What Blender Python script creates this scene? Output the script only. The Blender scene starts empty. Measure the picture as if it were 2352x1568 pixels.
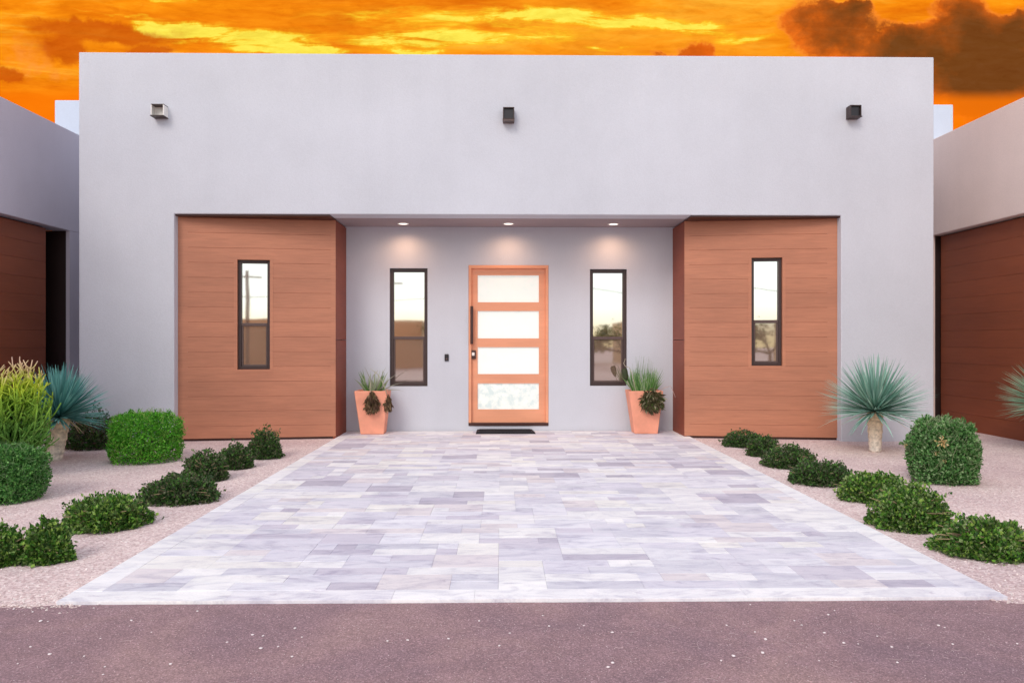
import bpy, math, random
import numpy as np
from mathutils import Vector, Matrix
random.seed(7)
rng = np.random.default_rng(11)
sc = bpy.context.scene
col = sc.collection
R = math.radians

# ------------------------------------------------------------------ camera
F, CX, CY, H = 1700.0, 1176.0, 784.0, 1.42
TH = math.atan(26 / F)
RT = Vector((math.cos(TH), -math.sin(TH), 0)); FW = Vector((math.sin(TH), math.cos(TH), 0))
def ray(px, py): return RT * (px - CX) + FW * F + Vector((0, 0, CY - py))
def W(px, py, y):
    d = ray(px, py); t = y / d.y
    return Vector((d.x * t, y, H + d.z * t))
def G(px, py, z=0.0):
    d = ray(px, py); t = (z - H) / d.z
    return Vector((d.x * t, d.y * t, z))
cam = bpy.data.cameras.new('camera'); cam_o = bpy.data.objects.new('camera', cam); col.objects.link(cam_o)
cam.sensor_width = 36; cam.lens = 36 * F / 2352; cam.clip_start = .05; cam.clip_end = 2000
cam_o.location = (0, 0, H); cam_o.rotation_euler = (R(90), 0, -TH)
sc.camera = cam_o
sc.view_settings.view_transform = 'Standard'; sc.view_settings.look = 'None'
sc.view_settings.exposure = 0.0; sc.view_settings.gamma = 1

def s2l(c):
    c = c / 255
    return c / 12.92 if c <= .04045 else ((c + .055) / 1.055) ** 2.4
def rgb(r, g, b): return (s2l(r), s2l(g), s2l(b), 1)

# ------------------------------------------------------------------ object helpers
def tag(o, label=None, cat=None, group=None, kind=None):
    if label: o['label'] = label
    if cat: o['category'] = cat
    if group: o['group'] = group
    if kind: o['kind'] = kind
    return o
def empty(name, loc=(0, 0, 0), rz=0):
    o = bpy.data.objects.new(name, None); col.objects.link(o)
    o.empty_display_size = .1; o.location = loc; o.rotation_euler = (0, 0, rz); return o
class MB:
    def __init__(s): s.v = []; s.f = []; s.c = []; s.sm = []
    def add(s, vs, fs, c=None, smooth=False):
        n = len(s.v); s.v += [tuple(v) for v in vs]
        s.f += [tuple(i + n for i in f) for f in fs]
        s.sm += [smooth] * len(fs)
        s.c += [(c or (1, 1, 1, 1))] * len(vs) if not isinstance(c, list) else c
        return s
    def box(s, a, b, c=None):
        x0, y0, z0 = a; x1, y1, z1 = b
        return s.add([(x0,y0,z0),(x1,y0,z0),(x1,y1,z0),(x0,y1,z0),(x0,y0,z1),(x1,y0,z1),(x1,y1,z1),(x0,y1,z1)],
              [(0,3,2,1),(4,5,6,7),(0,1,5,4),(1,2,6,5),(2,3,7,6),(3,0,4,7)], c)
    def tube(s, pts, rad, n=6, c=None, cap=True):
        pts = [Vector(p) for p in pts]; vs = []; cs = []
        for i, p in enumerate(pts):
            t = (pts[min(i+1, len(pts)-1)] - pts[max(i-1, 0)]).normalized()
            a = t.cross(Vector((0, 0, 1)) if abs(t.z) < .9 else Vector((1, 0, 0))).normalized(); b = t.cross(a)
            r = rad[i] if isinstance(rad, (list, tuple)) else rad
            for k in range(n):
                w = 2 * math.pi * k / n
                vs.append(p + (a * math.cos(w) + b * math.sin(w)) * r)
                cs.append(c[i] if isinstance(c, list) else (c or (1, 1, 1, 1)))
        fs = [(i*n+k, i*n+(k+1) % n, (i+1)*n+(k+1) % n, (i+1)*n+k) for i in range(len(pts)-1) for k in range(n)]
        if cap: fs += [tuple(range(n))[::-1], tuple((len(pts)-1)*n+k for k in range(n))]
        return s.add(vs, fs, cs, True)
    def build(s, name, mat, parent=None, bevel=0, loc=None):
        me = bpy.data.meshes.new(name); me.from_pydata(s.v, [], s.f); me.update()
        at = me.color_attributes.new('Col', 'FLOAT_COLOR', 'POINT')
        at.data.foreach_set('color', np.array(s.c, dtype=np.float32).ravel())
        me.polygons.foreach_set('use_smooth', s.sm)
        me.materials.append(mat)
        o = bpy.data.objects.new(name, me); col.objects.link(o)
        if parent: o.parent = parent
        if loc: o.location = loc
        if bevel:
            m = o.modifiers.new('bevel', 'BEVEL'); m.width = bevel; m.segments = 2; m.limit_method = 'ANGLE'; m.angle_limit = R(40)
        return o
def np_mesh(name, V, Fc, C, mat, parent=None, smooth=False):
    """V (n,3), Fc (m,k), C (n,4)"""
    me = bpy.data.meshes.new(name); k = Fc.shape[1]
    me.vertices.add(len(V)); me.vertices.foreach_set('co', V.astype(np.float32).ravel())
    me.loops.add(Fc.size); me.loops.foreach_set('vertex_index', Fc.astype(np.int32).ravel())
    me.polygons.add(len(Fc)); me.polygons.foreach_set('loop_start', np.arange(0, Fc.size, k, dtype=np.int32))
    me.polygons.foreach_set('loop_total', np.full(len(Fc), k, dtype=np.int32))
    me.update(); me.validate()
    at = me.color_attributes.new('Col', 'FLOAT_COLOR', 'POINT'); at.data.foreach_set('color', C.astype(np.float32).ravel())
    me.polygons.foreach_set('use_smooth', np.full(len(Fc), smooth))
    me.materials.append(mat)
    o = bpy.data.objects.new(name, me); col.objects.link(o)
    if parent: o.parent = parent
    return o

# ------------------------------------------------------------------ materials
def nmat(name):
    m = bpy.data.materials.new(name); m.use_nodes = True
    nt = m.node_tree; b = nt.nodes['Principled BSDF']; return m, nt, b
def N(nt, t, **kw):
    n = nt.nodes.new(t)
    for k, v in kw.items():
        if k in n.bl_rna.properties: setattr(n, k, v)
        else: n.inputs[k].default_value = v
    return n
def L(nt, a, b): nt.links.new(a, b)
def coords(nt, scale=(1, 1, 1)):
    g = N(nt, 'ShaderNodeNewGeometry'); mp = N(nt, 'ShaderNodeMapping'); mp.inputs['Scale'].default_value = scale
    L(nt, g.outputs['Position'], mp.inputs['Vector']); return mp.outputs['Vector']
def noise(nt, vec, scale, detail=4, rough=.55, dist=0):
    n = N(nt, 'ShaderNodeTexNoise'); n.inputs['Scale'].default_value = scale; n.inputs['Detail'].default_value = detail
    n.inputs['Roughness'].default_value = rough; n.inputs['Distortion'].default_value = dist
    L(nt, vec, n.inputs['Vector']); return n.outputs['Fac']
def ramp(nt, fac, stops):
    r = N(nt, 'ShaderNodeValToRGB'); e = r.color_ramp.elements
    while len(e) < len(stops): e.new(.5)
    for el, (p, c) in zip(e, stops): el.position = p; el.color = c
    L(nt, fac, r.inputs['Fac']); return r.outputs['Color']
def mul(nt, a, b, fac=1, mode='MULTIPLY'):
    m = N(nt, 'ShaderNodeMix', data_type='RGBA', blend_type=mode)
    m.inputs[0].default_value = fac if not hasattr(fac, 'links') else 0
    if hasattr(fac, 'links'): L(nt, fac, m.inputs[0])
    for x, i in ((a, 6), (b, 7)):
        if hasattr(x, 'links'): L(nt, x, m.inputs[i])
        else: m.inputs[i].default_value = x
    return m.outputs[2]
def bump(nt, b, h, strength, dist=.01):
    n = N(nt, 'ShaderNodeBump'); n.inputs['Strength'].default_value = strength; n.inputs['Distance'].default_value = dist
    L(nt, h, n.inputs['Height']); L(nt, n.outputs['Normal'], b.inputs['Normal'])
def g3(v, a=1): return (v, v, v, a)

def stucco(name, base, var=.05):
    m, nt, b = nmat(name); v = coords(nt)
    n1 = noise(nt, v, .7, 5, .6); n2 = noise(nt, v, 60, 3)
    c = mul(nt, base, ramp(nt, n1, [(.3, g3(1 - var)), (.7, g3(1 + var))]))
    vs = coords(nt, (1.2, 1.2, .12))
    n3 = noise(nt, vs, 2.5, 4, .6)
    c = mul(nt, c, ramp(nt, n3, [(.35, g3(.988)), (.65, g3(1.01))]))
    c = mul(nt, c, ramp(nt, n2, [(.3, g3(.965)), (.7, g3(1.03))]))
    L(nt, c, b.inputs['Base Color']); b.inputs['Roughness'].default_value = .92
    bump(nt, b, n2, .5, .004); return m
M = {}
M['stucco'] = stucco('stucco', (.585, .605, .665, 1))
M['stucco_wing'] = stucco('stucco_wing', (.56, .52, .59, 1)); M['stucco_warm_lit'] = stucco('stucco_warm_lit', (.78, .63, .58, 1))  # right wing: warm light put into the stucco colour
M['soffit'] = stucco('soffit_stucco', (.36, .29, .30, 1)); M['stucco_tan'] = stucco('stucco_tan', (.58, .43, .26, 1))  # soffit stucco darker and browner than the walls
M['stucco_rear'] = stucco('stucco_rear', (.58, .66, .78, 1))
def wood(name, base, grain=.12):
    m, nt, b = nmat(name)
    tc = N(nt, 'ShaderNodeTexCoord'); mp = N(nt, 'ShaderNodeMapping'); mp.inputs['Scale'].default_value = (1, 1, 14)
    L(nt, tc.outputs['Object'], mp.inputs['Vector'])
    n1 = noise(nt, mp.outputs['Vector'], 3.0, 6, .65, .4)
    mp2 = N(nt, 'ShaderNodeMapping'); mp2.inputs['Scale'].default_value = (.25, .25, 1)
    L(nt, tc.outputs['Object'], mp2.inputs['Vector'])
    n2 = noise(nt, mp2.outputs['Vector'], 2.2, 3)
    c = mul(nt, base, ramp(nt, n1, [(.25, g3(1 - grain)), (.75, g3(1 + grain))]))
    c = mul(nt, c, ramp(nt, n2, [(.3, (.86, .84, .84, 1)), (.7, (1.08, 1.06, 1.04, 1))]))
    at = N(nt, 'ShaderNodeAttribute', attribute_name='Col'); c = mul(nt, c, at.outputs['Color'])
    L(nt, c, b.inputs['Base Color']); b.inputs['Roughness'].default_value = .6
    bump(nt, b, n1, .25, .002); return m
M['wood'] = wood('wood_panel', (.48, .200, .116, 1), .13)
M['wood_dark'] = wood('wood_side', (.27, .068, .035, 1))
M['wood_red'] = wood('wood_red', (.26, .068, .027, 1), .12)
M['door'] = wood('door_wood', (.80, .36, .21, 1), .05)
def plain(name, c, rough=.5, metal=0, nscale=0, var=.1, bstr=0):
    m, nt, b = nmat(name)
    b.inputs['Roughness'].default_value = rough; b.inputs['Metallic'].default_value = metal
    if nscale:
        v = coords(nt); n = noise(nt, v, nscale, 4)
        L(nt, mul(nt, c, ramp(nt, n, [(.3, g3(1 - var)), (.7, g3(1 + var))])), b.inputs['Base Color'])
        if bstr: bump(nt, b, n, bstr, .004)
    else: b.inputs['Base Color'].default_value = c
    return m
M['bronze'] = plain('bronze_frame', (.045, .024, .022, 1), .45, 0, 30)
M['sash'] = plain('sash_brown', (.10, .062, .055, 1), .45, 0, 30)
M['black'] = plain('black_plastic', (.012, .009, .012, 1), .35, 0, 60)
M['steel'] = plain('brushed_steel', (.75, .72, .68, 1), .3, 1, 80)
M['white'] = plain('white_paint', (.82, .80, .76, 1), .5, 0, 40, .05)
M['terracotta'] = plain('terracotta', (.86, .36, .235, 1), .7, 0, 7, .1, .15)
M['soil'] = plain('soil', (.07, .04, .025, 1), .95, 0, 50, .4, .5)
M['rubber'] = plain('rubber_mat', (.014, .012, .017, 1), .85, 0, 120, .4, .8)
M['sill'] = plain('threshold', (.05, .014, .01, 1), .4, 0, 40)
M['corner_shade'] = plain('corner_shade', (.018, .005, .004, 1), .6, 0, 20)  # near-black brown, corner shade of the wings put into the colour
def foliage(name, trans=.22, rough=.5):
    m, nt, b = nmat(name)
    at = N(nt, 'ShaderNodeAttribute', attribute_name='Col')
    L(nt, at.outputs['Color'], b.inputs['Base Color']); b.inputs['Roughness'].default_value = rough; b.inputs['Specular IOR Level'].default_value = .25
    tr = N(nt, 'ShaderNodeBsdfTranslucent'); L(nt, at.outputs['Color'], tr.inputs['Color'])
    mx = N(nt, 'ShaderNodeMixShader'); mx.inputs[0].default_value = trans
    out = nt.nodes['Material Output']
    L(nt, b.outputs[0], mx.inputs[1]); L(nt, tr.outputs[0], mx.inputs[2]); L(nt, mx.outputs[0], out.inputs['Surface'])
    return m
M['leaf'] = foliage('leaf'); M['blade'] = foliage('blade', .12, .45); M['stick'] = foliage('succulent_stick', .1, .4)
def attr_mat(name, rough=.8, nscale=40, var=.15, bstr=.3):
    m, nt, b = nmat(name); at = N(nt, 'ShaderNodeAttribute', attribute_name='Col'); v = coords(nt)
    n = noise(nt, v, nscale, 4)
    L(nt, mul(nt, at.outputs['Color'], ramp(nt, n, [(.3, g3(1 - var)), (.7, g3(1 + var))])), b.inputs['Base Color'])
    b.inputs['Roughness'].default_value = rough; bump(nt, b, n, bstr, .005); return m
M['bark'] = attr_mat('bark', .9, 30, .3, .6)
M['stone'] = attr_mat('stone', .85, 120, .1, .2)
# window pane: coated glass over a dark room
m, nt, b = nmat('reflective_pane')
b.inputs['Base Color'].default_value = (.93, .96, .94, 1); b.inputs['Metallic'].default_value = 1; b.inputs['Roughness'].default_value = .03
v = coords(nt); bump(nt, b, noise(nt, v, 1.3, 1), .10, .01)
d = N(nt, 'ShaderNodeBsdfDiffuse'); d.inputs['Color'].default_value = (.14, .09, .06, 1)
mx = N(nt, 'ShaderNodeMixShader'); mx.inputs[0].default_value = .2
L(nt, b.outputs[0], mx.inputs[1]); L(nt, d.outputs[0], mx.inputs[2]); L(nt, mx.outputs[0], nt.nodes['Material Output'].inputs['Surface'])
M['pane'] = m
m2_ = m.copy(); m2_.name = 'screened_pane'
for nd in m2_.node_tree.nodes:
    if nd.type == 'MIX_SHADER': nd.inputs[0].default_value = .62
    if nd.type == 'BSDF_DIFFUSE': nd.inputs['Color'].default_value = (.22, .15, .11, 1)
M['screen'] = m2_
# frosted door glass, slightly emissive
m, nt, b = nmat('frosted_emissive_glass')
v = coords(nt, (1, 1, 1)); n = noise(nt, v, 9, 5, .6)
L(nt, ramp(nt, n, [(.3, (.66, .74, .72, 1)), (.7, (.76, .79, .75, 1))]), b.inputs['Base Color'])
b.inputs['Roughness'].default_value = .25; bump(nt, b, noise(nt, v, 300, 2), .1, .002)
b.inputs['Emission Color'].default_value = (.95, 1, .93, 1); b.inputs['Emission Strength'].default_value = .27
M['frost'] = m
m = m.copy(); m.name = 'mottled_reflection_glass'
for nd in m.node_tree.nodes:
    if nd.type == 'VALTORGB': nd.color_ramp.elements[0].color = (.50, .60, .60, 1); nd.color_ramp.elements[0].position = .38; nd.color_ramp.elements[1].position = .58
M['frost_low'] = m  # blue-grey mottling is a reflection painted into the bottom pane
m, nt, b = nmat('lamp_lens'); b.inputs['Base Color'].default_value = (.9, .85, .8, 1)
b.inputs['Emission Color'].default_value = (1, .90, .78, 1); b.inputs['Emission Strength'].default_value = 2.2
M['lens'] = m
# driveway pavers
m, nt, b = nmat('travertine_paver')
at = N(nt, 'ShaderNodeAttribute', attribute_name='Col')
v = coords(nt, (1.0, 2.4, 1)); n1 = noise(nt, v, 3.4, 7, .66, .9); v2 = coords(nt); n2 = noise(nt, v2, 90, 3); n3 = noise(nt, v2, .9, 3)
c = mul(nt, at.outputs['Color'], ramp(nt, n1, [(.30, (.72, .71, .78, 1)), (.5, g3(1)), (.66, (1.10, 1.09, 1.07, 1))]))
c = mul(nt, c, ramp(nt, n3, [(.3, (.95, .94, .97, 1)), (.7, (1.03, 1.03, 1.02, 1))]))
vv_ = coords(nt, (1.0, 3.6, 1)); n5 = noise(nt, vv_, 3.4, 7, .7, 1.2); c = mul(nt, c, ramp(nt, n5, [(.0, g3(1)), (.56, g3(1)), (.64, (.84, .82, .86, 1)), (.75, (.68, .65, .71, 1))]))
c = mul(nt, c, ramp(nt, n2, [(.3, g3(.95)), (.7, g3(1.03))]))
L(nt, c, b.inputs['Base Color']); b.inputs['Roughness'].default_value = .6; b.inputs['Specular IOR Level'].default_value = .35
bump(nt, b, n1, .2, .003); M['paver'] = m
# asphalt
m, nt, b = nmat('asphalt'); v = coords(nt)
n1 = noise(nt, v, 1.1, 6, .62, .6); n2 = noise(nt, v, 130, 3, .7); n3 = noise(nt, v, 340, 2, .7); n4 = noise(nt, v, 6, 5, .6)
c = ramp(nt, n1, [(.32, (.26, .17, .195, 1)), (.5, (.315, .20, .215, 1)), (.68, (.385, .25, .245, 1))])
c = mul(nt, c, ramp(nt, n2, [(.3, g3(.56)), (.58, g3(1.12)), (.72, g3(2.1))]))
c = mul(nt, c, ramp(nt, n3, [(.3, g3(.8)), (.7, g3(1.2))]))
c = mul(nt, c, ramp(nt, n4, [(.3, g3(.9)), (.7, g3(1.08))]))
L(nt, c, b.inputs['Base Color']); b.inputs['Roughness'].default_value = .85; bump(nt, b, n2, .7, .006); M['asphalt'] = m
# gravel
m, nt, b = nmat('pink_gravel'); v = coords(nt)
vo = N(nt, 'ShaderNodeTexVoronoi'); vo.inputs['Scale'].default_value = 75; L(nt, v, vo.inputs['Vector'])
n1 = noise(nt, v, .8, 5, .6); n2 = noise(nt, v, 22, 4, .7)
sp = N(nt, 'ShaderNodeSeparateColor'); L(nt, vo.outputs['Color'], sp.inputs[0])
c = ramp(nt, sp.outputs[0], [(0, (.56, .42, .42, 1)), (.45, (.73, .60, .59, 1)), (1, (.88, .79, .77, 1))])
c = mul(nt, c, ramp(nt, n1, [(.33, (.84, .78, .79, 1)), (.66, (1.08, 1.05, 1.02, 1))]))
c = mul(nt, c, ramp(nt, n2, [(.3, g3(.84)), (.7, g3(1.12))]))
L(nt, c, b.inputs['Base Color']); b.inputs['Roughness'].default_value = .9
bump(nt, b, vo.outputs['Distance'], -1.0, .012); M['gravel'] = m

# ------------------------------------------------------------------ setting
DF, DP, DI, DW = 10.46, 10.58, 10.86, 11.6
YR = G(1176, 1384).y        # edge of the road
o = MB().add([(-150, -150, 0), (150, -150, 0), (150, 200, 0), (-150, 200, 0)], [(0, 1, 2, 3)]).build('gravel_ground', M['gravel']); tag(o, kind='structure')
# road with a slightly ragged edge
mb = MB(); xs = np.linspace(-60, 60, 1201); pts = []
for x in xs:
    on = -2.4 < x < 2.8
    pts.append((x, YR - (0.002 + .004 * random.random() if on else .03 * random.random() + .02 * math.sin(x * 3) + .03)))
vs = [(x, y, .004) for x, y in pts] + [(x, -3.6, .004) for x, y in pts]; n = len(pts)
mb.add(vs, [(i, i + n, i + n + 1, i + 1) for i in range(n - 1)]); tag(mb.build('road', M['asphalt']), kind='structure')
# driveway: ashlar pavers
XL, XR = G(145, 1385).x - .02, G(2325, 1383).x
u = .138
gx0, gx1 = XL + .16, XR - .16; nx = int(round((gx1 - gx0) / u)); ux = (gx1 - gx0) / nx
gy0, gy1 = YR + .16, DW - .02; ny = int(round((gy1 - gy0) / u)); uy = (gy1 - gy0) / ny
grid = np.zeros((nx, ny), bool); tiles = []
sizes = [(3, 2), (3, 2), (4, 1), (3, 1), (2, 1), (2, 2), (2, 1), (1, 1), (3, 1), (2, 1), (4, 1), (2, 1), (3, 1)]
for j in range(ny):
    for i in range(nx):
        if grid[i, j]: continue
        random.shuffle(sizes)
        for w, h in sizes + [(1, 1)]:
            if i + w <= nx and j + h <= ny and not grid[i:i+w, j:j+h].any():
                grid[i:i+w, j:j+h] = True; tiles.append((gx0 + i*ux, gy0 + j*uy, gx0 + (i+w)*ux, gy0 + (j+h)*uy, 0)); break
x = XL
while x < XR - .05:
    w = random.choice((.45, .6, .75, .9)); x2 = min(XR, x + w)
    if XR - x2 < .2: x2 = XR
    tiles.append((x, YR, x2, gy0, 1)); x = x2
for a, b_ in ((XL, gx0), (gx1, XR)):
    y = gy0
    while y < gy1:
        y2 = min(gy1, y + random.choice((.45, .6, .75)))
        if a != XL or True: tiles.append((a, y, b_, y2, 1))
        y = y2
mb = MB()
pal = [(.80, .80, .86), (.72, .71, .79), (.63, .60, .69), (.52, .49, .58), (.86, .86, .87), (.90, .90, .90), (.76, .71, .73), (.85, .84, .81), (.68, .68, .75)]
wts = [5, 5, 3, 2, 5, 2.6, 4, 2, 4]
tiles = [t for t in tiles if t[1] < 11.58]
for (x0, y0, x1, y1, bd) in tiles:
    c = random.choices(pal, wts)[0] if not bd else random.choice([(.90, .90, .91), (.86, .86, .88), (.92, .92, .90), (.82, .81, .85)])
    mc = (.80, .80, .835); c = tuple(mc[i_] + (c[i_] - mc[i_]) * .88 for i_ in range(3)); k = .99 * random.uniform(.97, 1.03); c = (c[0]*k, c[1]*k, c[2]*k, 1); g = .0005; z = .022 + random.uniform(-.0012, .0012)
    e = .0012
    a0, b0, a1, b1 = x0 + g, y0 + g, x1 - g, y1 - g
    mb.add([(a0, b0, 0), (a1, b0, 0), (a1, b1, 0), (a0, b1, 0), (a0, b0, z-e), (a1, b0, z-e), (a1, b1, z-e), (a0, b1, z-e),
            (a0+e, b0+e, z), (a1-e, b0+e, z), (a1-e, b1-e, z), (a0+e, b1-e, z)],
           [(0,1,5,4),(1,2,6,5),(2,3,7,6),(3,0,4,7),(4,5,9,8),(5,6,10,9),(6,7,11,10),(7,4,8,11),(8,9,10,11)], c)
mb.box((XL + .004, YR + .004, .001), (XR - .004, 11.58, .017), (.52, .50, .55, 1))
tag(mb.build('driveway', M['paver']), kind='structure')

# ------------------------------------------------------------------ the house
house = tag(empty('house', (0, DF, 0)), 'flat roofed pale lavender stucco house with orange wood entrance, facing the driveway', 'house')
def part(mb, name, mat, parent=house, bevel=0, label=None):
    """geometry given in world coordinates, stored relative to its thing"""
    org = Vector(house.location)
    mb.v = [(x - org.x, y - org.y, z - org.z) for x, y, z in mb.v]
    o = mb.build(name, mat, parent, bevel)
    if label: o['label'] = label
    return o
fx0, fx1 = W(181, 500, DF).x, W(2145, 500, DF).x
ox0, ox1 = W(400, 700, DF).x, W(1932, 700, DF).x
ztop = W(1176, 126, DF).z; zl = 3.21
mb = MB(); T = .34
X = [fx0, ox0, ox1, fx1]; Z = [0, zl, ztop]; vs = []; idx = {}
for yy in (DF, DF + T):
    for x in X:
        for z in Z: idx[(yy, x, z)] = len(vs); vs.append((x, yy, z))
fs = []
def q(*k): fs.append(tuple(idx[a] for a in k))
A, B = DF, DF + T
for i in range(3):
    for j in range(2):
        if i == 1 and j == 0: continue
        q((A,X[i],Z[j]),(A,X[i+1],Z[j]),(A,X[i+1],Z[j+1]),(A,X[i],Z[j+1]))
        q((B,X[i+1],Z[j]),(B,X[i],Z[j]),(B,X[i],Z[j+1]),(B,X[i+1],Z[j+1]))
for i in range(3): q((A,X[i],Z[2]),(A,X[i+1],Z[2]),(B,X[i+1],Z[2]),(B,X[i],Z[2]))
for j in range(2):
    q((B,X[0],Z[j]),(A,X[0],Z[j]),(A,X[0],Z[j+1]),(B,X[0],Z[j+1])); q((A,X[3],Z[j]),(B,X[3],Z[j]),(B,X[3],Z[j+1]),(A,X[3],Z[j+1]))
q((A,X[1],0),(B,X[1],0),(B,X[1],zl),(A,X[1],zl)); q((B,X[2],0),(A,X[2],0),(A,X[2],zl),(B,X[2],zl)); q((B,X[1],zl),(B,X[2],zl),(A,X[2],zl),(A,X[1],zl))
mb.add(vs, fs); part(mb, 'front_wall', M['stucco'], bevel=.012)
YB = 12.7
for xa, xb in ((fx0 + .004, fx0 + .3), (fx1 - .3, fx1 - .004)):
    part(MB().box((xa, DF + T, 0), (xb, YB, ztop - .004)), 'side_wall', M['stucco'])
part(MB().box((fx0 + .3, DF + T, 4.9), (fx1 - .3, YB, 5.0)), 'roof', M['stucco'])
rx0, rx1 = W(125, 240, YB).x, W(2190, 240, YB).x
part(MB().box((rx0, YB, 0), (rx1, 19, W(150, 230, YB).z)), 'rear_wall', M['stucco_rear'], bevel=.02)
# soffit of the recess
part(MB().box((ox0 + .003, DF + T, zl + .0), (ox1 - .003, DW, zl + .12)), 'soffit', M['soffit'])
# wall beside the door, with real openings
rxl, rxr = -3.2, 3.4
def hole_wall(x0, x1, z0, z1, holes, y, depth):
    xs = sorted({x0, x1, *[h[0] for h in holes], *[h[1] for h in holes]}); zs = sorted({z0, z1, *[h[2] for h in holes], *[h[3] for h in holes]})
    mb = MB()
    for i in range(len(xs) - 1):
        for j in range(len(zs) - 1):
            cx, cz = (xs[i] + xs[i+1]) / 2, (zs[j] + zs[j+1]) / 2
            if any(h[0] < cx < h[1] and h[2] < cz < h[3] for h in holes): continue
            mb.add([(xs[i], y, zs[j]), (xs[i+1], y, zs[j]), (xs[i+1], y, zs[j+1]), (xs[i], y, zs[j+1])], [(0, 1, 2, 3)])
    for h in holes:
        a, b_, c, d_ = h; Y = y + depth
        mb.add([(a,y,c),(b_,y,c),(b_,y,d_),(a,y,d_),(a,Y,c),(b_,Y,c),(b_,Y,d_),(a,Y,d_)], [(0,4,5,1),(1,5,6,2),(2,6,7,3),(3,7,4,0)])
    return mb
def wr(px0, px1, py0, py1, y):
    a = W(px0, py1, y); b_ = W(px1, py0, y); return (a.x, b_.x, a.z, b_.z)
hwl = wr(895, 982, 616, 887, DW); hwr = wr(1355, 1440, 618, 886, DW); hd = wr(1076, 1260, 609, 978, DW)
part(hole_wall(rxl, rxr, 0, zl, [hwl, hwr, hd], DW, .14), 'recess_wall', M['stucco'])
part(MB().box((rxl, DW + .14, 0), (rxr, DW + .2, zl)), 'inner_wall', M['black'])

def window(x0, x1, z0, z1, y, parent, xf=None, split=.37, label=None, fr=.055, side=0):
    """frame set back from y; pane sub-parts; xf places local coords"""
    f = MB(); D0 = y + .045; D1 = y + .13
    def bx(m, a, b_):
        m.box(a, b_)
    bx(f, (x0 + .002, D0, z0 + .002), (x0 + fr, D1, z1 - .002)); bx(f, (x1 - fr, D0, z0 + .002), (x1 - .002, D1, z1 - .002))
    bx(f, (x0 + fr, D0, z0 + .002), (x1 - fr, D1, z0 + fr)); bx(f, (x0 + fr, D0, z1 - fr), (x1 - fr, D1, z1 - .002))
    zm = z0 + (z1 - z0) * split
    g = MB(); i0, i1 = x0 + fr, x1 - fr
    bx(g, (i0, D0 + .012, zm - .022), (i1, D1 - .01, zm + .022))
    s = .022
    bx(g, (i0, D0 + .02, z0 + fr), (i0 + s, D1 - .01, zm - .022)); bx(g, (i1 - s, D0 + .02, z0 + fr), (i1, D1 - .01, zm - .022)); bx(g, (i0 + s, D0 + .02, z0 + fr), (i1 - s, D1 - .01, z0 + fr + s))
    p1 = MB().box((i0 + .001, D0 + .045, zm + .023), (i1 - .001, D0 + .052, z1 - fr - .001))
    p2 = MB().box((i0 + s + .001, D0 + .038, z0 + fr + s + .001), (i1 - s - .001, D0 + .045, zm - .023))
    ms = [(f, M['bronze']), (g, M['sash']), (p1, M['pane']), (p2, M['pane'])]
    for mm, _ in ms:
        if xf: mm.v = [tuple(xf @ Vector(v)) for v in mm.v]
    w = part(f, 'window', M['bronze'], house, .004, label)
    part(g, 'sash', M['sash'], w, .003); part(p1, 'pane', M['pane'], w); part(p2, 'pane', M['screen'], w)
    return w
window(*hwl, DW, house, split=.41, label='tall narrow window left of the front door'); window(*hwr, DW, house, split=.41, label='tall narrow window right of the front door')

# door
x0, x1, z0, z1 = hd; fr = .045
dl = wr(1083, 1253, 617, 971, DW + .05)
panes = [wr(1097, 1238, a, b_, DW + .05) for a, b_ in ((632, 694), (714, 777), (797, 859), (880, 940))]
door = part(hole_wall(x0 + fr, x1 - fr, z0 + .05, z1 - .05, panes, DW + .05, .04), 'door', M['door'], house, label='orange wood front door with frosted glass strips')
fm = MB().box((x0 + .002, DW - .006, z0 + .05), (x0 + fr, DW + .13, z1 - .05)).box((x1 - fr, DW - .006, z0 + .05), (x1 - .002, DW + .13, z1 - .05)).box((x0 + .002, DW - .006, z1 - .05), (x1 - .002, DW + .13, z1 - .002))
part(fm, 'door_frame', M['door'], door, .004)
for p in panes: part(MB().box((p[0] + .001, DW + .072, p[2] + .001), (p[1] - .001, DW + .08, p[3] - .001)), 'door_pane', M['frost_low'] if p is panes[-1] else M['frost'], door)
# thin bead round each pane
part(MB().box((x0 + .002, DW - .012, z0 + .002), (x1 - .002, DW + .12, z0 + .048)), 'threshold', M['sill'], door, .003)
h = wr(1080.5, 1087, 703, 790, DW)
hm = MB().box((h[0], DW - .045, h[2]), (h[1], DW - .012, h[3]))
hx = (h[0] + h[1]) / 2
for zz in (h[2] + .08, h[3] - .08): hm.box((hx - .01, DW - .012, zz - .01), (hx + .01, DW + .052, zz + .01))
part(hm, 'pull_handle', M['sill'], door, .006)
h = wr(1080.5, 1093, 804, 824, DW + .04)
part(MB().box((h[0], DW + .015, h[2]), (h[1], DW + .055, h[3])), 'door_lock', M['sill'], door, .008)
part(MB().box((h[0] + .024, DW - .002, h[2] + .05), (h[1] - .018, DW + .02, h[3] - .035)), 'lock_keypad', M['white'], door, .008)

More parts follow.
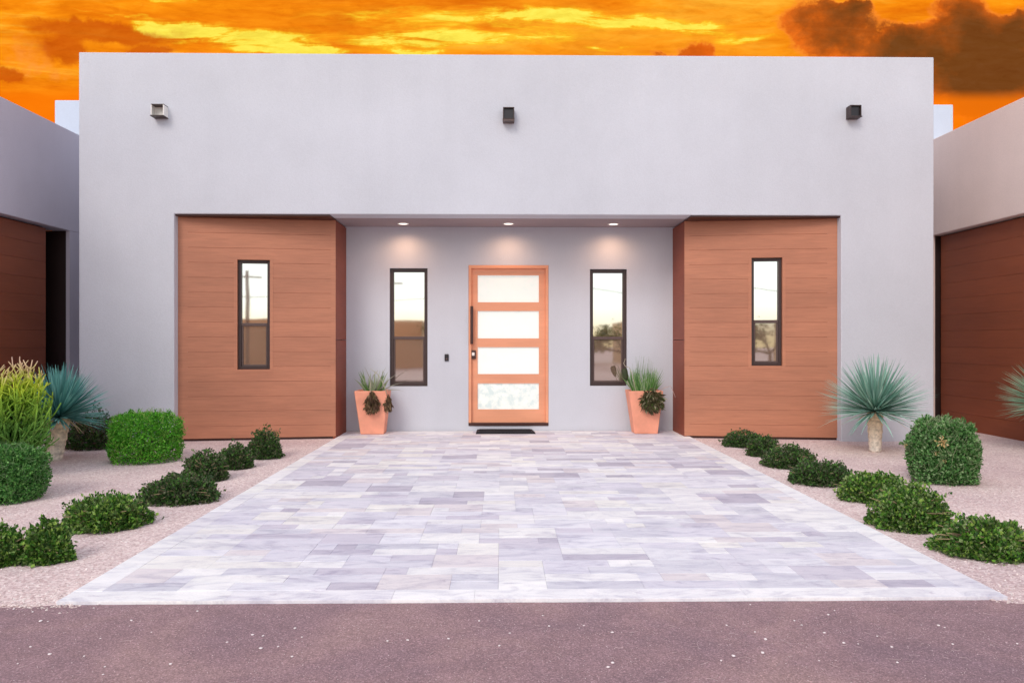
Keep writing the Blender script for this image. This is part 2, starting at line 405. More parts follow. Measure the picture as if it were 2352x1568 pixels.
# splayed plank panels with windows
def plank_panel(a, b_, zt, win, ret_to, name_label, wlabel, seam):
    """a -> b_ : bottom corners (left to right) in plan"""
    d = Vector((b_.x - a.x, b_.y - a.y, 0)); ln = d.length; d.normalize(); nrm = Vector((d.y, -d.x, 0))  # towards viewer
    xf = Matrix.Translation(Vector((a.x, a.y, 0))) @ Matrix(((d.x, -nrm.x, 0, 0), (d.y, -nrm.y, 0, 0), (0, 0, 1, 0), (0, 0, 0, 1)))
    def loc(px, py):
        r = ray(px, py); c = Vector((0, 0, H)); t = (Vector((a.x, a.y, 0)) - c).dot(nrm) / r.dot(nrm)
        p = c + r * t; return (p - Vector((a.x, a.y, 0))).dot(d), p.z
    lx0, lz1 = loc(win[0], win[2]); lx1, lz0 = loc(win[1], win[3])
    rows = 15; rh = zt / rows; g = .009; m = .045
    zs = []
    for i in range(rows):
        zs += [(i * rh if i else .035, (i + 1) * rh - g, 0), ((i + 1) * rh - g, (i + 1) * rh, 1)]
    mb = MB()
    hx0, hx1, hz0, hz1 = lx0 - m, lx1 + m, lz0 - m, lz1 + m
    e0, e1 = (.14, ln - .07) if seam < 0 else (.07, ln - .14)
    for (za, zb, gr) in zs:
        rowc = random.Random(int(za * 1000)).uniform(.93, 1.06); cc = (rowc, rowc, rowc, 1)
        segs = [(0, e0, 0), (e0, e1, gr), (e1, ln, 0)]
        if zb > hz0 and za < hz1:
            segs = [(0, e0, 0), (e0, hx0, gr), (hx1, e1, gr), (e1, ln, 0)]
            if za < hz0 < zb: mb.add([(hx0,0,za),(hx1,0,za),(hx1,0,hz0),(hx0,0,hz0)], [(0,1,2,3)], cc)
            if za < hz1 < zb: mb.add([(hx0,0,hz1),(hx1,0,hz1),(hx1,0,zb),(hx0,0,zb)], [(0,1,2,3)], cc)
        for (xa, xb, gg) in segs:
            dd = .0035 if gg else 0
            if gg:
                zc = za + .004
                mb.add([(xa,0,za),(xb,0,za),(xb,dd,zc),(xa,dd,zc),(xa,dd,zb-.002),(xb,dd,zb-.002),(xb,0,zb),(xa,0,zb)], [(0,1,2,3),(3,2,5,4),(4,5,6,7)], (.86, .84, .84, 1))
            else: mb.add([(xa,0,za),(xb,0,za),(xb,0,zb),(xa,0,zb)], [(0,1,2,3)], cc)
    mb.add([(0,0,.035),(0,.02,.035),(ln,.02,.035),(ln,0,.035)], [(0,1,2,3)])
    # top
    mb.add([(0,0,zt),(ln,0,zt),(ln,.05,zt),(0,.05,zt)], [(0,1,2,3)])
    # casing round the window, 6 mm proud, with reveal
    y0_, y1_ = -.004, .05
    for bx in (((hx0,y0_,hz0),(lx0,y1_,hz1)), ((lx1,y0_,hz0),(hx1,y1_,hz1)), ((lx0,y0_,hz0),(lx1,y1_,lz0)), ((lx0,y0_,lz1),(lx1,y1_,hz1))):
        mb.box(*bx, (1.04, 1.04, 1.04, 1))
    # reveal of the opening behind the casing
    a_, b2, c_, d2 = lx0, lx1, lz0, lz1
    mb.add([(a_,.05,c_),(b2,.05,c_),(b2,.05,d2),(a_,.05,d2),(a_,.16,c_),(b2,.16,c_),(b2,.16,d2),(a_,.16,d2)], [(0,4,5,1),(1,5,6,2),(2,6,7,3),(3,7,4,0),(4,7,6,5)])
    mb.v = [tuple(xf @ Vector(v)) for v in mb.v]
    pn = part(mb, 'wood_panel', M['wood'], house, 0, name_label)
    w0, w1 = (Vector((ox0 + .002, DF + .03, 0)), Vector((b_.x + .0, DF + .03, 0))) if seam < 0 else (Vector((a.x, DF + .03, 0)), Vector((ox1 - .002, DF + .03, 0)))
    tm = MB(); pl = [(w0.x, w0.y), (w1.x, w1.y), (b_.x, b_.y + .05), (a.x, a.y + .05)]; tm.add([(x, y, z) for z in (zt + .001, zl - .002) for x, y in pl], [(3,2,1,0),(4,5,6,7),(0,1,5,4),(1,2,6,5),(2,3,7,6),(3,0,4,7)]); part(tm, 'shade_strip', M['sill'], pn)  # dark wedge added under the lintel to stand for the shadow gap
    fb_ = MB().box((.004, .02, 0), (ln - .004, .06, .034)); fb_.v = [tuple(xf @ Vector(v)) for v in fb_.v]; part(fb_, 'foot_strip', M['sill'], pn)
    window(lx0, lx1, lz0, lz1, 0, pn, xf, .41, wlabel, .045)
    return xf
zp = 3.188
aL = W(407, 784, DP); bL = W(771, 784, DI); aR = W(1572, 784, DI); bR = W(1924, 784, DP)
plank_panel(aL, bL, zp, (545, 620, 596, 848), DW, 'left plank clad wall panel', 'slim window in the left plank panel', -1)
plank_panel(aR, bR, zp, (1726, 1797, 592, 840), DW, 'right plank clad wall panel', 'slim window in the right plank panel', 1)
# return sides of the plank boxes
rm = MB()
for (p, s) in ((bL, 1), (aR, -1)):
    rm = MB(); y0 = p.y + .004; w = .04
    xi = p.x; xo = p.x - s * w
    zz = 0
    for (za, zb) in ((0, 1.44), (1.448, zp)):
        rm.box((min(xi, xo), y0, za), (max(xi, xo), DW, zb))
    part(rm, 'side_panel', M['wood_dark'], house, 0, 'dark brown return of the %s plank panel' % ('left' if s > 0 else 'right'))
# dark infill above and beside panels (back of recess gap)
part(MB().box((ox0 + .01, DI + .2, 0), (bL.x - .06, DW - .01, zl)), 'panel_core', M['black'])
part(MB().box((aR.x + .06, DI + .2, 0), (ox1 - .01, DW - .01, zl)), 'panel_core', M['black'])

# scuppers on the parapet wall
def scupper(px, py, label, inner, lip, w=.079):
    c = W(px, py, DF); o = Vector((c.x, DF, c.z)); hh, dp, t = .082, .13, .008
    mb = MB()
    mb.box((o.x-w, DF-dp, o.z+hh-.012), (o.x+w, DF+.02, o.z+hh))
    s = part(mb, 'scupper', M['bronze'], house, .002, label)
    part(MB().box((o.x-w-.004, DF-dp-.015, o.z-hh-.006), (o.x+w+.004, DF+.02, o.z-hh+.006)), 'bottom_plate', M['bronze'], s, .002)
    for sx in (-1, 1):
        xa = o.x + sx * w; part(MB().box((min(xa, xa - sx*.012), DF-dp, o.z-hh+.006), (max(xa, xa - sx*.012), DF+.02, o.z+hh-.012)), 'side_plate', inner, s)
    part(MB().box((o.x-w+.012, DF-.02 if inner is M['white'] else DF-dp+.03, o.z-hh+.006), (o.x+w-.012, DF-.012 if inner is M['white'] else DF-dp+.036, o.z+hh-.012)), 'spout_back', M['white'] if inner is M['white'] else M['black'], s)
    if lip: part(MB().box((o.x-w, DF-dp-.01, o.z-hh-.03), (o.x+w, DF, o.z-hh-.007)), 'drip_lip', M['sash'], s)
scupper(371, 259, 'roof drain spout coloured pale as if lit, with dark top and bottom plates', M['white'], False, .09)  # white sides and back stand for bright light inside this spout
scupper(1168, 266, 'dark square roof drain spout above the front door', M['bronze'], True)
scupper(1956, 261, 'dark roof drain spout near the right corner of the parapet', M['bronze'], False)

# doorbell and doormat
c = W(1026, 821, DW); w, hh = .032, .055
db = tag(empty('doorbell', (c.x, DW, c.z)), 'small black doorbell on the wall between left window and front door', 'doorbell')
MB().box((-w, -.024, -hh), (w, 0, hh)).build('housing', M['black'], db, .008)
MB().tube([(0, -.030, -.022), (0, -.024, -.022)], .016, 16).build('button', M['sash'], db)
a = G(1091, 1001, .03); b_ = G(1233, 1001, .03)
dm = tag(empty('doormat', ((a.x + b_.x) / 2, 11.37, .0225)), 'black rubber doormat on the pavers below the front door', 'doormat')
hw = (b_.x - a.x) / 2; mb = MB()
mb.add([(-hw, -.18, 0), (hw, -.18, 0), (hw - .03, .20, 0), (-hw, .20, 0), (-hw + .015, -.165, .03), (hw - .015, -.165, .03), (hw - .045, .185, .03), (-hw + .015, .185, .03)], [(4,5,6,7),(0,1,5,4),(1,2,6,5),(2,3,7,6),(3,0,4,7)])
mb.build('mat', M['rubber'], dm, .004)
mb = MB()
for i in range(14): mb.box((-hw + .05, -.15 + i * .024, .03), (hw - .07, -.14 + i * .024, .036))
mb.build('ribs', M['rubber'], dm)

# recessed ceiling lights
def ceiling_light(px, py, label):
    r = ray(px, py); t = (zl - H) / r.z; p = Vector((r.x * t, r.y * t, zl))
    o = tag(empty('ceiling_light', p), label, 'light', 'recessed lights in the entrance ceiling')
    n = 28
    def ring(ri, ro, za, zb):
        mb = MB(); vs = []
        for k in range(n):
            w = 2 * math.pi * k / n; vs += [(ri*math.cos(w), ri*math.sin(w), zb), (ro*math.cos(w), ro*math.sin(w), zb), (ro*math.cos(w), ro*math.sin(w), za), (ri*math.cos(w), ri*math.sin(w), za)]
        fs = []
        for k in range(n):
            a, b_ = 4*k, 4*((k+1) % n)
            fs += [(a, b_, b_+1, a+1), (a+1, b_+1, b_+2, a+2), (a+3, a, b_, b_+3)][0:2] + [(a, a+3, b_+3, b_)]
        return mb.add(vs, fs, None, True)
    ring(.068, .088, 0, -.008).build('trim_ring', M['white'], o)
    m2 = MB(); m2.add([(.068*math.cos(2*math.pi*k/n), .068*math.sin(2*math.pi*k/n), -.004) for k in range(n)], [tuple(range(n))[::-1]]); m2.build('lens', M['lens'], o)
    l = bpy.data.lights.new('downlight', 'SPOT'); l.energy = 23; l.color = (1, .58, .34); l.spot_size = R(165); l.spot_blend = 1.0; l.shadow_soft_size = .07
    lo = bpy.data.objects.new('downlight', l); col.objects.link(lo); lo.parent = o; lo.location = (0, 0, -.03)
ceiling_light(926, 513.5, 'lit round ceiling light above the left entrance window')
ceiling_light(1168, 513.5, 'lit round ceiling light above the front door')
ceiling_light(1409, 514.5, 'lit round ceiling light above the right entrance window')

# ------------------------------------------------------------------ neighbouring wings
def wing(side, xw, ztw, y_pan_end, y_end, label, sm='stucco_wing'):
    w = tag(empty('neighbouring_house', (xw, 9, 0)), label, 'house')
    s = side; T2 = 5.0
    def bx(xa, xb, ya, yb, za, zb, c=None):
        return MB().box((min(xa*s, xb*s), ya - 9, za), (max(xa*s, xb*s), yb - 9, zb), c)
    # local x grows away from the court
    bx(0, .3, 3.2, YB - .003, zl, ztw).build('fascia_wall', M[sm], w, .012)
    bx(.3, 6, 3.2, YB - .003, zl + .3, ztw - .3).build('roof', M[sm], w)
    bx(0.002, .06, y_end, YB - .003, 0, zl).build('pier', M[sm], w)
    bx(0.002, .3, 3.2, 3.9, 0, zl).build('pier', M[sm], w)
    bx(.3, 6, 3.2, 3.5, 0, zl + .3).build('end_wall', M[sm], w)
    mb = MB(); rows = 12; rh = (zl - .02) / rows
    xa, xb = .13 * s, .19 * s
    for i in range(rows):
        k = random.uniform(.96, 1.04)
        mb.box((min(xa, xb), 3.9 - 9, i*rh), (max(xa, xb), y_pan_end - 9, (i+1)*rh - .003), (k, k, k, 1))
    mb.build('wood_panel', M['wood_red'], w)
    bx(.2, .26, 3.9, y_pan_end, 0, zl).build('panel_core', M['black'], w)
    # recess shaped for the dark corner, shade put into its wall colour
    bx(1.4, 1.5, y_pan_end - .1, y_end, 0, zl).build('recess_wall', M['corner_shade'], w)
    bx(.2, 1.4, y_pan_end + .004, y_pan_end + .04, 0, zl).build('side_panel', M['corner_shade'], w)
    bx(.062, 1.5, y_end + .004, y_end + .1, 0, zl).build('side_panel', M['corner_shade'], w)
    bx(.3, 1.4, y_pan_end, y_end, zl, zl + .1).build('soffit', M[sm], w)
xwl, xwr = W(178, 784, 12.32).x, W(2150, 784, 12.32).x
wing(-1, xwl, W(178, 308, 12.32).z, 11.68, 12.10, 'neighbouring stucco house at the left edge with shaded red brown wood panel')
wing(1, xwr, W(2150, 317, 12.32).z, 12.40, 12.45, 'neighbouring stucco house at the right edge, wall tinted peach as if lit over red brown wood', 'stucco_warm_lit')

# ------------------------------------------------------------------ vegetation
def leafset(P, Dr, length, width, C, fold=.3, jit=.6):
    """kite leaves at P growing along Dr"""
    n = len(P); Dr = Dr + rng.normal(0, jit, (n, 3)); Dr /= np.linalg.norm(Dr, axis=1)[:, None] + 1e-9
    rnd = rng.normal(size=(n, 3)); S = np.cross(Dr, rnd); S /= np.linalg.norm(S, axis=1)[:, None] + 1e-9; Nn = np.cross(S, Dr)
    ln = (length * rng.uniform(.6, 1.3, n))[:, None]; wd = (width * rng.uniform(.6, 1.3, n))[:, None]
    v0 = P; v1 = P + Dr*ln*.5 + S*wd*.5 + Nn*wd*fold; v2 = P + Dr*ln; v3 = P + Dr*ln*.5 - S*wd*.5 + Nn*wd*fold
    V = np.stack([v0, v1, v2, v3], 1).reshape(-1, 3)
    b_ = np.arange(n)[:, None] * 4
    Fc = np.concatenate([b_ + np.array([[0, 1, 2]]), b_ + np.array([[0, 2, 3]])])
    Cc = np.repeat(C, 4, axis=0); return V, Fc, Cc
def lumpy(Dv, seed, amp=.18, k=3):
    r = np.random.default_rng(abs(int(seed))); out = np.zeros(len(Dv))
    for i in range(9):
        w = r.normal(size=3) * (k + i * .7); out += np.sin(Dv @ w + r.uniform(0, 6.28)) / 9 * 2.2
    return 1 + amp * out
def colmix(n, cols, jitter=.18):
    cols = np.array(cols); i = rng.integers(0, len(cols), n); c = cols[i] * rng.uniform(1 - jitter, 1 + jitter, (n, 1))
    return np.concatenate([c, np.ones((n, 1))], 1)
def place(px0, px1, pt, pb, squash=.85):
    """object box in the photo -> ground point, half width, depth, height"""
    yf = G((px0 + px1) / 2, pb).y; rx = .3
    for _ in range(8):
        yc = yf + rx * squash * .9; s = F / yc; rx = (px1 - px0) / 2 / s
    g = W((px0 + px1) / 2, 784, yc); z = H - (pt - CY) / F * yc
    return Vector((g.x, yc, 0)), rx, rx * squash, z
GREENS = [(.09, .24, .035), (.06, .17, .025), (.14, .32, .04), (.30, .46, .09), (.04, .10, .025), (.07, .12, .03)]
DARKS = [(.05, .13, .03), (.07, .175, .035), (.10, .22, .045), (.04, .085, .03), (.10, .12, .055), (.06, .085, .04)]
BRIGHT = [(.09, .36, .02), (.13, .46, .03), (.06, .27, .02), (.22, .54, .07), (.08, .31, .03)]
def stems(mb, n, rx, ry, h, c, seed):
    r = random.Random(seed)
    for i in range(n):
        a = r.uniform(0, 6.28); q_ = r.uniform(.3, .95)
        e = Vector((math.cos(a)*rx*q_, math.sin(a)*ry*q_, h * r.uniform(.35, .85) * (1 - .4*q_)))
        m = e * .5 + Vector((0, 0, h * .15))
        mb.tube([(0, 0, 0.0), m, e], [.008, .006, .003], 5, c)
def ground_shrub(bbox, label, cols, seed, n=4200, leaf=.030, kind='ground_shrub', group='dark creeping shrubs along the driveway', tips=None):
    p, rx, ry, h = place(*bbox)
    o = tag(empty(kind, p), label, 'shrub', group)
    global rng
    # mound made of several overlapping clumps
    r = np.random.default_rng(seed); nc = 7
    P = []; Dd = []
    cl = [(0, 0, .70, 1.0)] + [(math.cos(a) * r.uniform(.45, .6), math.sin(a) * .5, r.uniform(.3, .42), r.uniform(.45, .95)) for a in r.uniform(0, 6.28, 1) + np.arange(nc) * 6.28 / nc]
    per = n // len(cl)
    for (cx, cy, cr, ch) in cl:
        k = int(per * (2.2 if cr > .6 else .85)); d = r.normal(size=(k, 3)); d[:, 2] = np.abs(d[:, 2]) * .9 - .12; d /= np.linalg.norm(d, axis=1)[:, None]
        rad = (.80 + .24 * r.random(k) - .35 * (r.random(k) < .25) * r.random(k)) * lumpy(d, seed + int(cr * 100) + int(cx * 99), .16, 4)
        q_ = d * rad[:, None]
        P.append(np.stack([(cx + q_[:, 0] * cr) * rx, (cy + q_[:, 1] * cr) * ry, np.maximum(q_[:, 2] * h * ch * .93, .004 + .02 * r.random(k))], 1)); Dd.append(d + np.array([0, 0, .35]))
    for i in range(26):
        a = r.uniform(0, 6.28); el = r.uniform(.0, .9); L_ = r.uniform(.88, 1.10); k = 22; t = r.uniform(.55, 1, k) * L_
        q_ = np.stack([np.cos(a)*np.cos(el)*t, np.sin(a)*np.cos(el)*t, np.sin(el)*t], 1)
        P.append(np.stack([q_[:, 0]*rx, q_[:, 1]*ry, np.maximum(q_[:, 2]*h, .01)], 1) + r.normal(0, .012, (k, 3)) + [0, 0, .012]); Dd.append(q_ + [0, 0, .3])
    P = np.concatenate(P); Dd = np.concatenate(Dd); C = colmix(len(P), cols, .3)
    P[:, 2] = np.maximum(P[:, 2], .006)
    if tips is not None:
        t = r.random(len(P)) < .2; C[t, :3] = np.array(tips) * r.uniform(.7, 1.2, (t.sum(), 1))
    V, Fc, Cc = leafset(P, Dd, leaf, leaf * .85, C, .22, .55)
    np_mesh('foliage', V, Fc, Cc, M['leaf'], o)
    mb = MB(); stems(mb, 26, rx * .9, ry * .9, h, (.10, .06, .035, 1), seed)
    stems(mb, 30, rx * 1.08, ry * 1.05, h * 1.12, (.26, .20, .11, 1), seed + 500); mb.build('stems', M['bark'], o)
    return o
LD = [
 ((-55, 62, 1200, 1306), 'leafy green creeping shrub cut by the left edge of the picture', GREENS, 1),
 ((50, 166, 1188, 1300), 'nearest whole creeping shrub left of the driveway, a green leafy mound', GREENS, 2),
 ((143, 352, 1125, 1228), 'broad creeping shrub with yellow green tips, second up the left row', GREENS, 3),
 ((325, 508, 1082, 1164), 'dark low creeping shrub in the middle of the left row', DARKS, 4),
 ((415, 532, 1032, 1110), 'dark rounded creeping shrub right of the bright clipped bush', DARKS, 5),
 ((500, 582, 1016, 1080), 'small dark creeping shrub just before the end of the left row', DARKS, 6),
 ((564, 652, 976, 1056), 'upright dark creeping shrub below the left plank panel', DARKS, 7)]
for bb, lab, cols, sd in LD: ground_shrub(bb, lab, cols, sd, 7600 if sd < 5 else 6000, .028, tips=(.22, .34, .10) if sd < 4 else (.16, .17, .10))
RD = [
 ((1655, 1765, 990, 1030), 'flat dark creeping shrub beside the right plank panel, farthest of the right row', DARKS, 11),
 ((1712, 1798, 1001, 1051), 'small dark creeping shrub second farthest in the right row', DARKS, 12),
 ((1745, 1882, 1021, 1080), 'dark creeping shrub with ragged top in front of the small yucca', DARKS, 13),
 ((1806, 1964, 1058, 1121), 'mid green creeping shrub in the middle of the right row', DARKS, 14),
 ((1920, 2086, 1083, 1160), 'creeping shrub just left of the tall clipped bush', GREENS, 15),
 ((1985, 2195, 1110, 1230), 'large pale tipped creeping shrub in front of the tall clipped bush', GREENS, 16),
 ((2146, 2395, 1185, 1298), 'nearest creeping shrub of the right row, cut by the picture edge', GREENS, 17)]
for bb, lab, cols, sd in RD: ground_shrub(bb, lab, cols, sd, 8000 if sd > 14 else 5600, .028, tips=(.26, .36, .14) if sd > 14 else (.12, .15, .08))
ground_shrub((143, 284, 932, 1036), 'dark brown green shrub behind the bright clipped bush', DARKS, 21, 4200, .034, 'shrub', None, tips=(.22, .15, .14))

def barrel_bush(bbox, label, cols, strand, seed, e=4.0, n=18000, flowers=False, leaf=.026):
    p, rx, ry, h = place(*bbox, .95)
    o = tag(empty('clipped_bush', p), label, 'bush', 'clipped rounded bushes')
    r = np.random.default_rng(seed); d = r.normal(size=(n, 3)); d /= np.linalg.norm(d, axis=1)[:, None]
    # superellipsoid
    k = (np.abs(d[:, 0])**2 + np.abs(d[:, 1])**2)**(e/2) + np.abs(d[:, 2])**e; rad = k**(-1/e)
    rad *= lumpy(d, seed, .10, 4.5) * np.where(r.random(n) < .3, .42 + .36 * r.random(n), .78 + .22 * r.random(n)**.7); q_ = d * rad[:, None]
    P = np.stack([q_[:, 0]*rx*.97, q_[:, 1]*ry*.97, h*.40 + q_[:, 2]*h*.59], 1); P = P[P[:, 2] > .004]; d = d[(h*.40 + q_[:, 2]*h*.59) > .004]; n = len(P)
    C = colmix(n, cols, .3)
    V, Fc, Cc = leafset(P, d * .35 + np.array([0, 0, .45]), leaf, leaf*.68, C, .2, .8); extra = [(V, Fc, Cc)]
    for i in range(70):
        dd = r.normal(size=3); dd[2] = abs(dd[2]) * .9; dd /= np.linalg.norm(dd); k2 = ((dd[0]**2 + dd[1]**2)**(e/2) + abs(dd[2])**e)**(-1/e)
        t = r.uniform(.9, r.uniform(1.02, 1.13), 22)[:, None] * k2
        Pq = dd[None] * t * np.array([rx*.97, ry*.97, h*.49]) + [0, 0, h/2] + r.normal(0, .010, (22, 3)); Pq[:, 2] = np.maximum(Pq[:, 2], .01)
        V, Fc, Cc = leafset(Pq, np.tile(dd, (22, 1)), leaf, leaf*.6, colmix(22, cols, .25), .2, .6); extra.append((V, Fc, Cc))
    Vn = 0; Vs_, Fs_, Cs_ = [], [], []
    for V, Fc, Cc in extra: Vs_.append(V); Fs_.append(Fc + Vn); Cs_.append(Cc); Vn += len(V)
    np_mesh('foliage', np.concatenate(Vs_), np.concatenate(Fs_), np.concatenate(Cs_), M['leaf'], o)
    # fine pale twigs woven over the surface
    m = 520; d2 = r.normal(size=(m, 3)); d2 /= np.linalg.norm(d2, axis=1)[:, None]; mb = MB()
    for i in range(m):
        dd = d2[i]; kk = ((dd[0]**2 + dd[1]**2)**(e/2) + abs(dd[2])**e)**(-1/e) * 1.0
        p0 = Vector((dd[0]*kk*rx*.93, dd[1]*kk*ry*.93, h*.40 + dd[2]*kk*h*.57))
        tdir = Vector(r.normal(size=3)).cross(Vector(dd)).normalized() * r.uniform(.04, .09) + Vector((0, 0, .035))
        if p0.z < .02: continue
        p1 = p0 + tdir * .5 + Vector(dd) * .012; p2 = p0 + tdir + Vector(dd) * r.uniform(0, .03)
        if p2.z < .01: continue
        cc = np.array(strand) * r.uniform(.6, 1.2); mb.tube([p0, p1, p2], [.0028, .0026, .0012], 3, (*cc, 1), False)
    mb.build('twigs', M['stick'], o)
    mb = MB(); stems(mb, 30, rx*.8, ry*.8, h, (.10, .07, .04, 1), seed); mb.build('stems', M['bark'], o)
    if flowers:
        for (fx, fz, fs) in ((2165, 1015, 30), (2150, 1040, 14), (2170, 1060, 10), (2080, 1022, 12), (2246, 1062, 16)):
            c = W(fx, fz, p.y - ry * (.93 if 2100 < fx < 2230 else .1)) - p; k = 40 if fs > 20 else 16; s = fs / F * p.y * .5
            q_ = r.normal(size=(k, 3)); q_ /= np.linalg.norm(q_, axis=1)[:, None]
            Pf = np.array(c)[None, :] + q_ * s * .8 * r.random((k, 1)); V, Fc, Cc = leafset(Pf, q_, s*.5, s*.3, colmix(k, [(.66, .50, .22), (.74, .60, .34), (.5, .36, .16)], .2), .2, .3)
            np_mesh('flower_cluster', V, Fc, Cc, M['leaf'], o)
    return o
barrel_bush((256, 412, 945, 1069), 'bright green clipped cylindrical bush left of the plank panel', BRIGHT, (.30, .48, .10), 31)
barrel_bush((-75, 98, 1022, 1163), 'green clipped bush cut by the left edge, below the yellow stick bush', [(.07, .24, .05), (.05, .17, .035), (.12, .33, .07), (.2, .42, .12)], (.20, .34, .14), 32, 3.2, 19000)
barrel_bush((2088, 2240, 962, 1118), 'tall clipped green bush with yellow blooms at the right', [(.07, .21, .05), (.05, .15, .035), (.12, .30, .08), (.20, .38, .14), (.28, .42, .2)], (.30, .38, .20), 33, 2.5, 19000, True, .032)

def yucca(base, ctr_z, rad, trunk_r, label, seed, cols, n=520, lean=(0, 0)):
    o = tag(empty('yucca', base), label, 'yucca', 'blue green yuccas in the gravel')
    r = np.random.default_rng(seed); top = Vector((lean[0], lean[1], ctr_z))
    mb = MB(); pts = []; rr = []; cs = []; k = 22
    for i in range(k + 1):
        t = i / k; step = 1 - .12 * ((t * 6) % 1)
        pts.append(Vector((lean[0]*t, lean[1]*t, ctr_z * t))); rr.append(trunk_r * (.80 + .3 * t) * step * (1.05 if i else .9))
        w = r.uniform(.85, 1.1); cs.append((.72*w, (.55 + .12*(1-t))*w, (.34 + .25*(1-t))*w, 1))
    mb.tube(pts, rr, 14, cs); mb.build('trunk', M['bark'], o)
    V = []; Fc = []; Cc = []; segs = 4; b0 = 0
    for i in range(n):
        zc = 1 - (i + .5) / n * 1.15; a = i * 2.39996 + r.normal() * .2
        s = math.sqrt(max(0, 1 - zc*zc)); d = np.array([s*math.cos(a), s*math.sin(a), zc]) + r.normal(0, .06, 3); d /= np.linalg.norm(d)
        ln = rad * r.uniform(.86, 1.06) * (1.06 if zc > .3 else .95); side = np.cross(d, [0, 0, 1]); side /= np.linalg.norm(side) + 1e-6; up = np.cross(side, d)
        droop = r.uniform(.0, .10) * (1 - max(zc, 0)); c = np.array(cols[r.integers(len(cols))]) * r.uniform(.75, 1.2)
        if zc < -.12 and r.random() < .5: c = np.array((.52, .42, .26)); droop += .35; ln *= .6
        if r.random() < .07: droop += .22
        wv = .0125 * r.uniform(.8, 1.25); root = np.array([top.x, top.y, top.z]) + d * .035
        for j in range(segs + 1):
            t = j / segs; p = root + d * ln * t - np.array([0, 0, 1]) * droop * ln * t * t
            w = wv * (.7 + .7*t) if t < .35 else wv * max(.06, 1.25 * (1 - (t - .3) / .72)**.7)
            V += [p - side*w, p + up*w*.35, p + side*w]; cc = c * (1.0 + .25*t) if t < .95 else c * 1.1
            Cc += [(*cc, 1)] * 3
        for j in range(segs):
            a0 = b0 + j*3; Fc += [(a0, a0+1, a0+4, a0+3), (a0+1, a0+2, a0+5, a0+4)]
        b0 += (segs + 1) * 3
    np_mesh('leaf_rosette', np.array(V), np.array(Fc), np.array(Cc), M['blade'], o)
    return o
TEAL = [(.24, .45, .37), (.31, .53, .44), (.18, .35, .28), (.42, .60, .50), (.28, .47, .41)]
g = G(2010, 1037); yucca(g, W(2010, 945, g.y).z, .66, .092, 'short blue green yucca on a pale trunk in front of the right house corner', 41, TEAL)
g = G(124, 1056); yucca(g, W(140, 958, g.y).z, .58, .115, 'teal yucca on a thick tan trunk behind the yellow stick bush', 42, [(.13, .36, .33), (.17, .42, .38), (.10, .28, .27), (.24, .50, .45)], 560, (.06, 0))
g = G(2425, 1037); yucca(g, W(2420, 935, g.y).z, .64, .09, 'yucca cut by the right edge of the picture', 43, [(.26, .44, .30), (.34, .52, .36), (.19, .36, .26)])

# yellow green stick bush
p = G(35, 1098); p = Vector((W(24, 784, 7.75).x, 7.75, 0))
o = tag(empty('stick_bush', p), 'yellow green succulent stick bush with pinkish tips at the left edge', 'bush')
r = random.Random(51); hmax = H - (838 - 784) / F * 7.6
def scol(z, r_):
    t = z / hmax + r_.uniform(-.06, .06)
    st = [(0, (.10, .26, .04)), (.45, (.15, .35, .06)), (.70, (.28, .50, .045)), (.87, (.58, .70, .04)), (.95, (.78, .62, .28)), (1.08, (.84, .55, .42))]
    for (a, ca), (b_, cb) in zip(st, st[1:]):
        if t <= b_: w = max(0, (t - a) / (b_ - a)); return tuple(ca[i]*(1-w) + cb[i]*w for i in range(3)) + (1,)
    return (*st[-1][1], 1)
mb = MB(); ml = MB()
def grow(m, p0, d, ln, rad, depth):
    p1 = p0 + d * ln * .5 + Vector((r.uniform(-1, 1), r.uniform(-1, 1), r.uniform(-.3, 1))) * ln * .08
    p2 = p0 + d * ln + Vector((0, 0, 1)) * ln * .10
    m.tube([p0, p1, p2], [rad, rad*.95, rad*.85], 5, [scol(p0.z, r), scol(p1.z, r), scol(p2.z, r)])
    if depth > 0 and p2.z < hmax * .98:
        for k in range(r.choice((2, 3, 3))):
            dd = (d + Vector((r.uniform(-1, 1), r.uniform(-1, 1), r.uniform(-.6, .8))) * .85).normalized()
            q_ = math.hypot(p2.x / .27, p2.y / .30)
            if q_ > r.uniform(.8, 1.25):
                if r.random() < .6: continue
                dd = (dd + Vector((-p2.x, -p2.y, r.uniform(0, .6))) * .8).normalized()
            grow(mb, p2, dd, ln * r.uniform(.55, .85), rad * .84, depth - 1)
for i in range(58):
    a = r.uniform(0, 6.28); t = r.uniform(.03, .62)
    d = Vector((math.cos(a)*t, math.sin(a)*t, 1)).normalized()
    grow(ml, Vector((math.cos(a)*.05, math.sin(a)*.05, 0)), d, r.uniform(.16, .40) , .012, 4)
ml.build('stems', M['stick'], o); mb.build('branches', M['stick'], o)

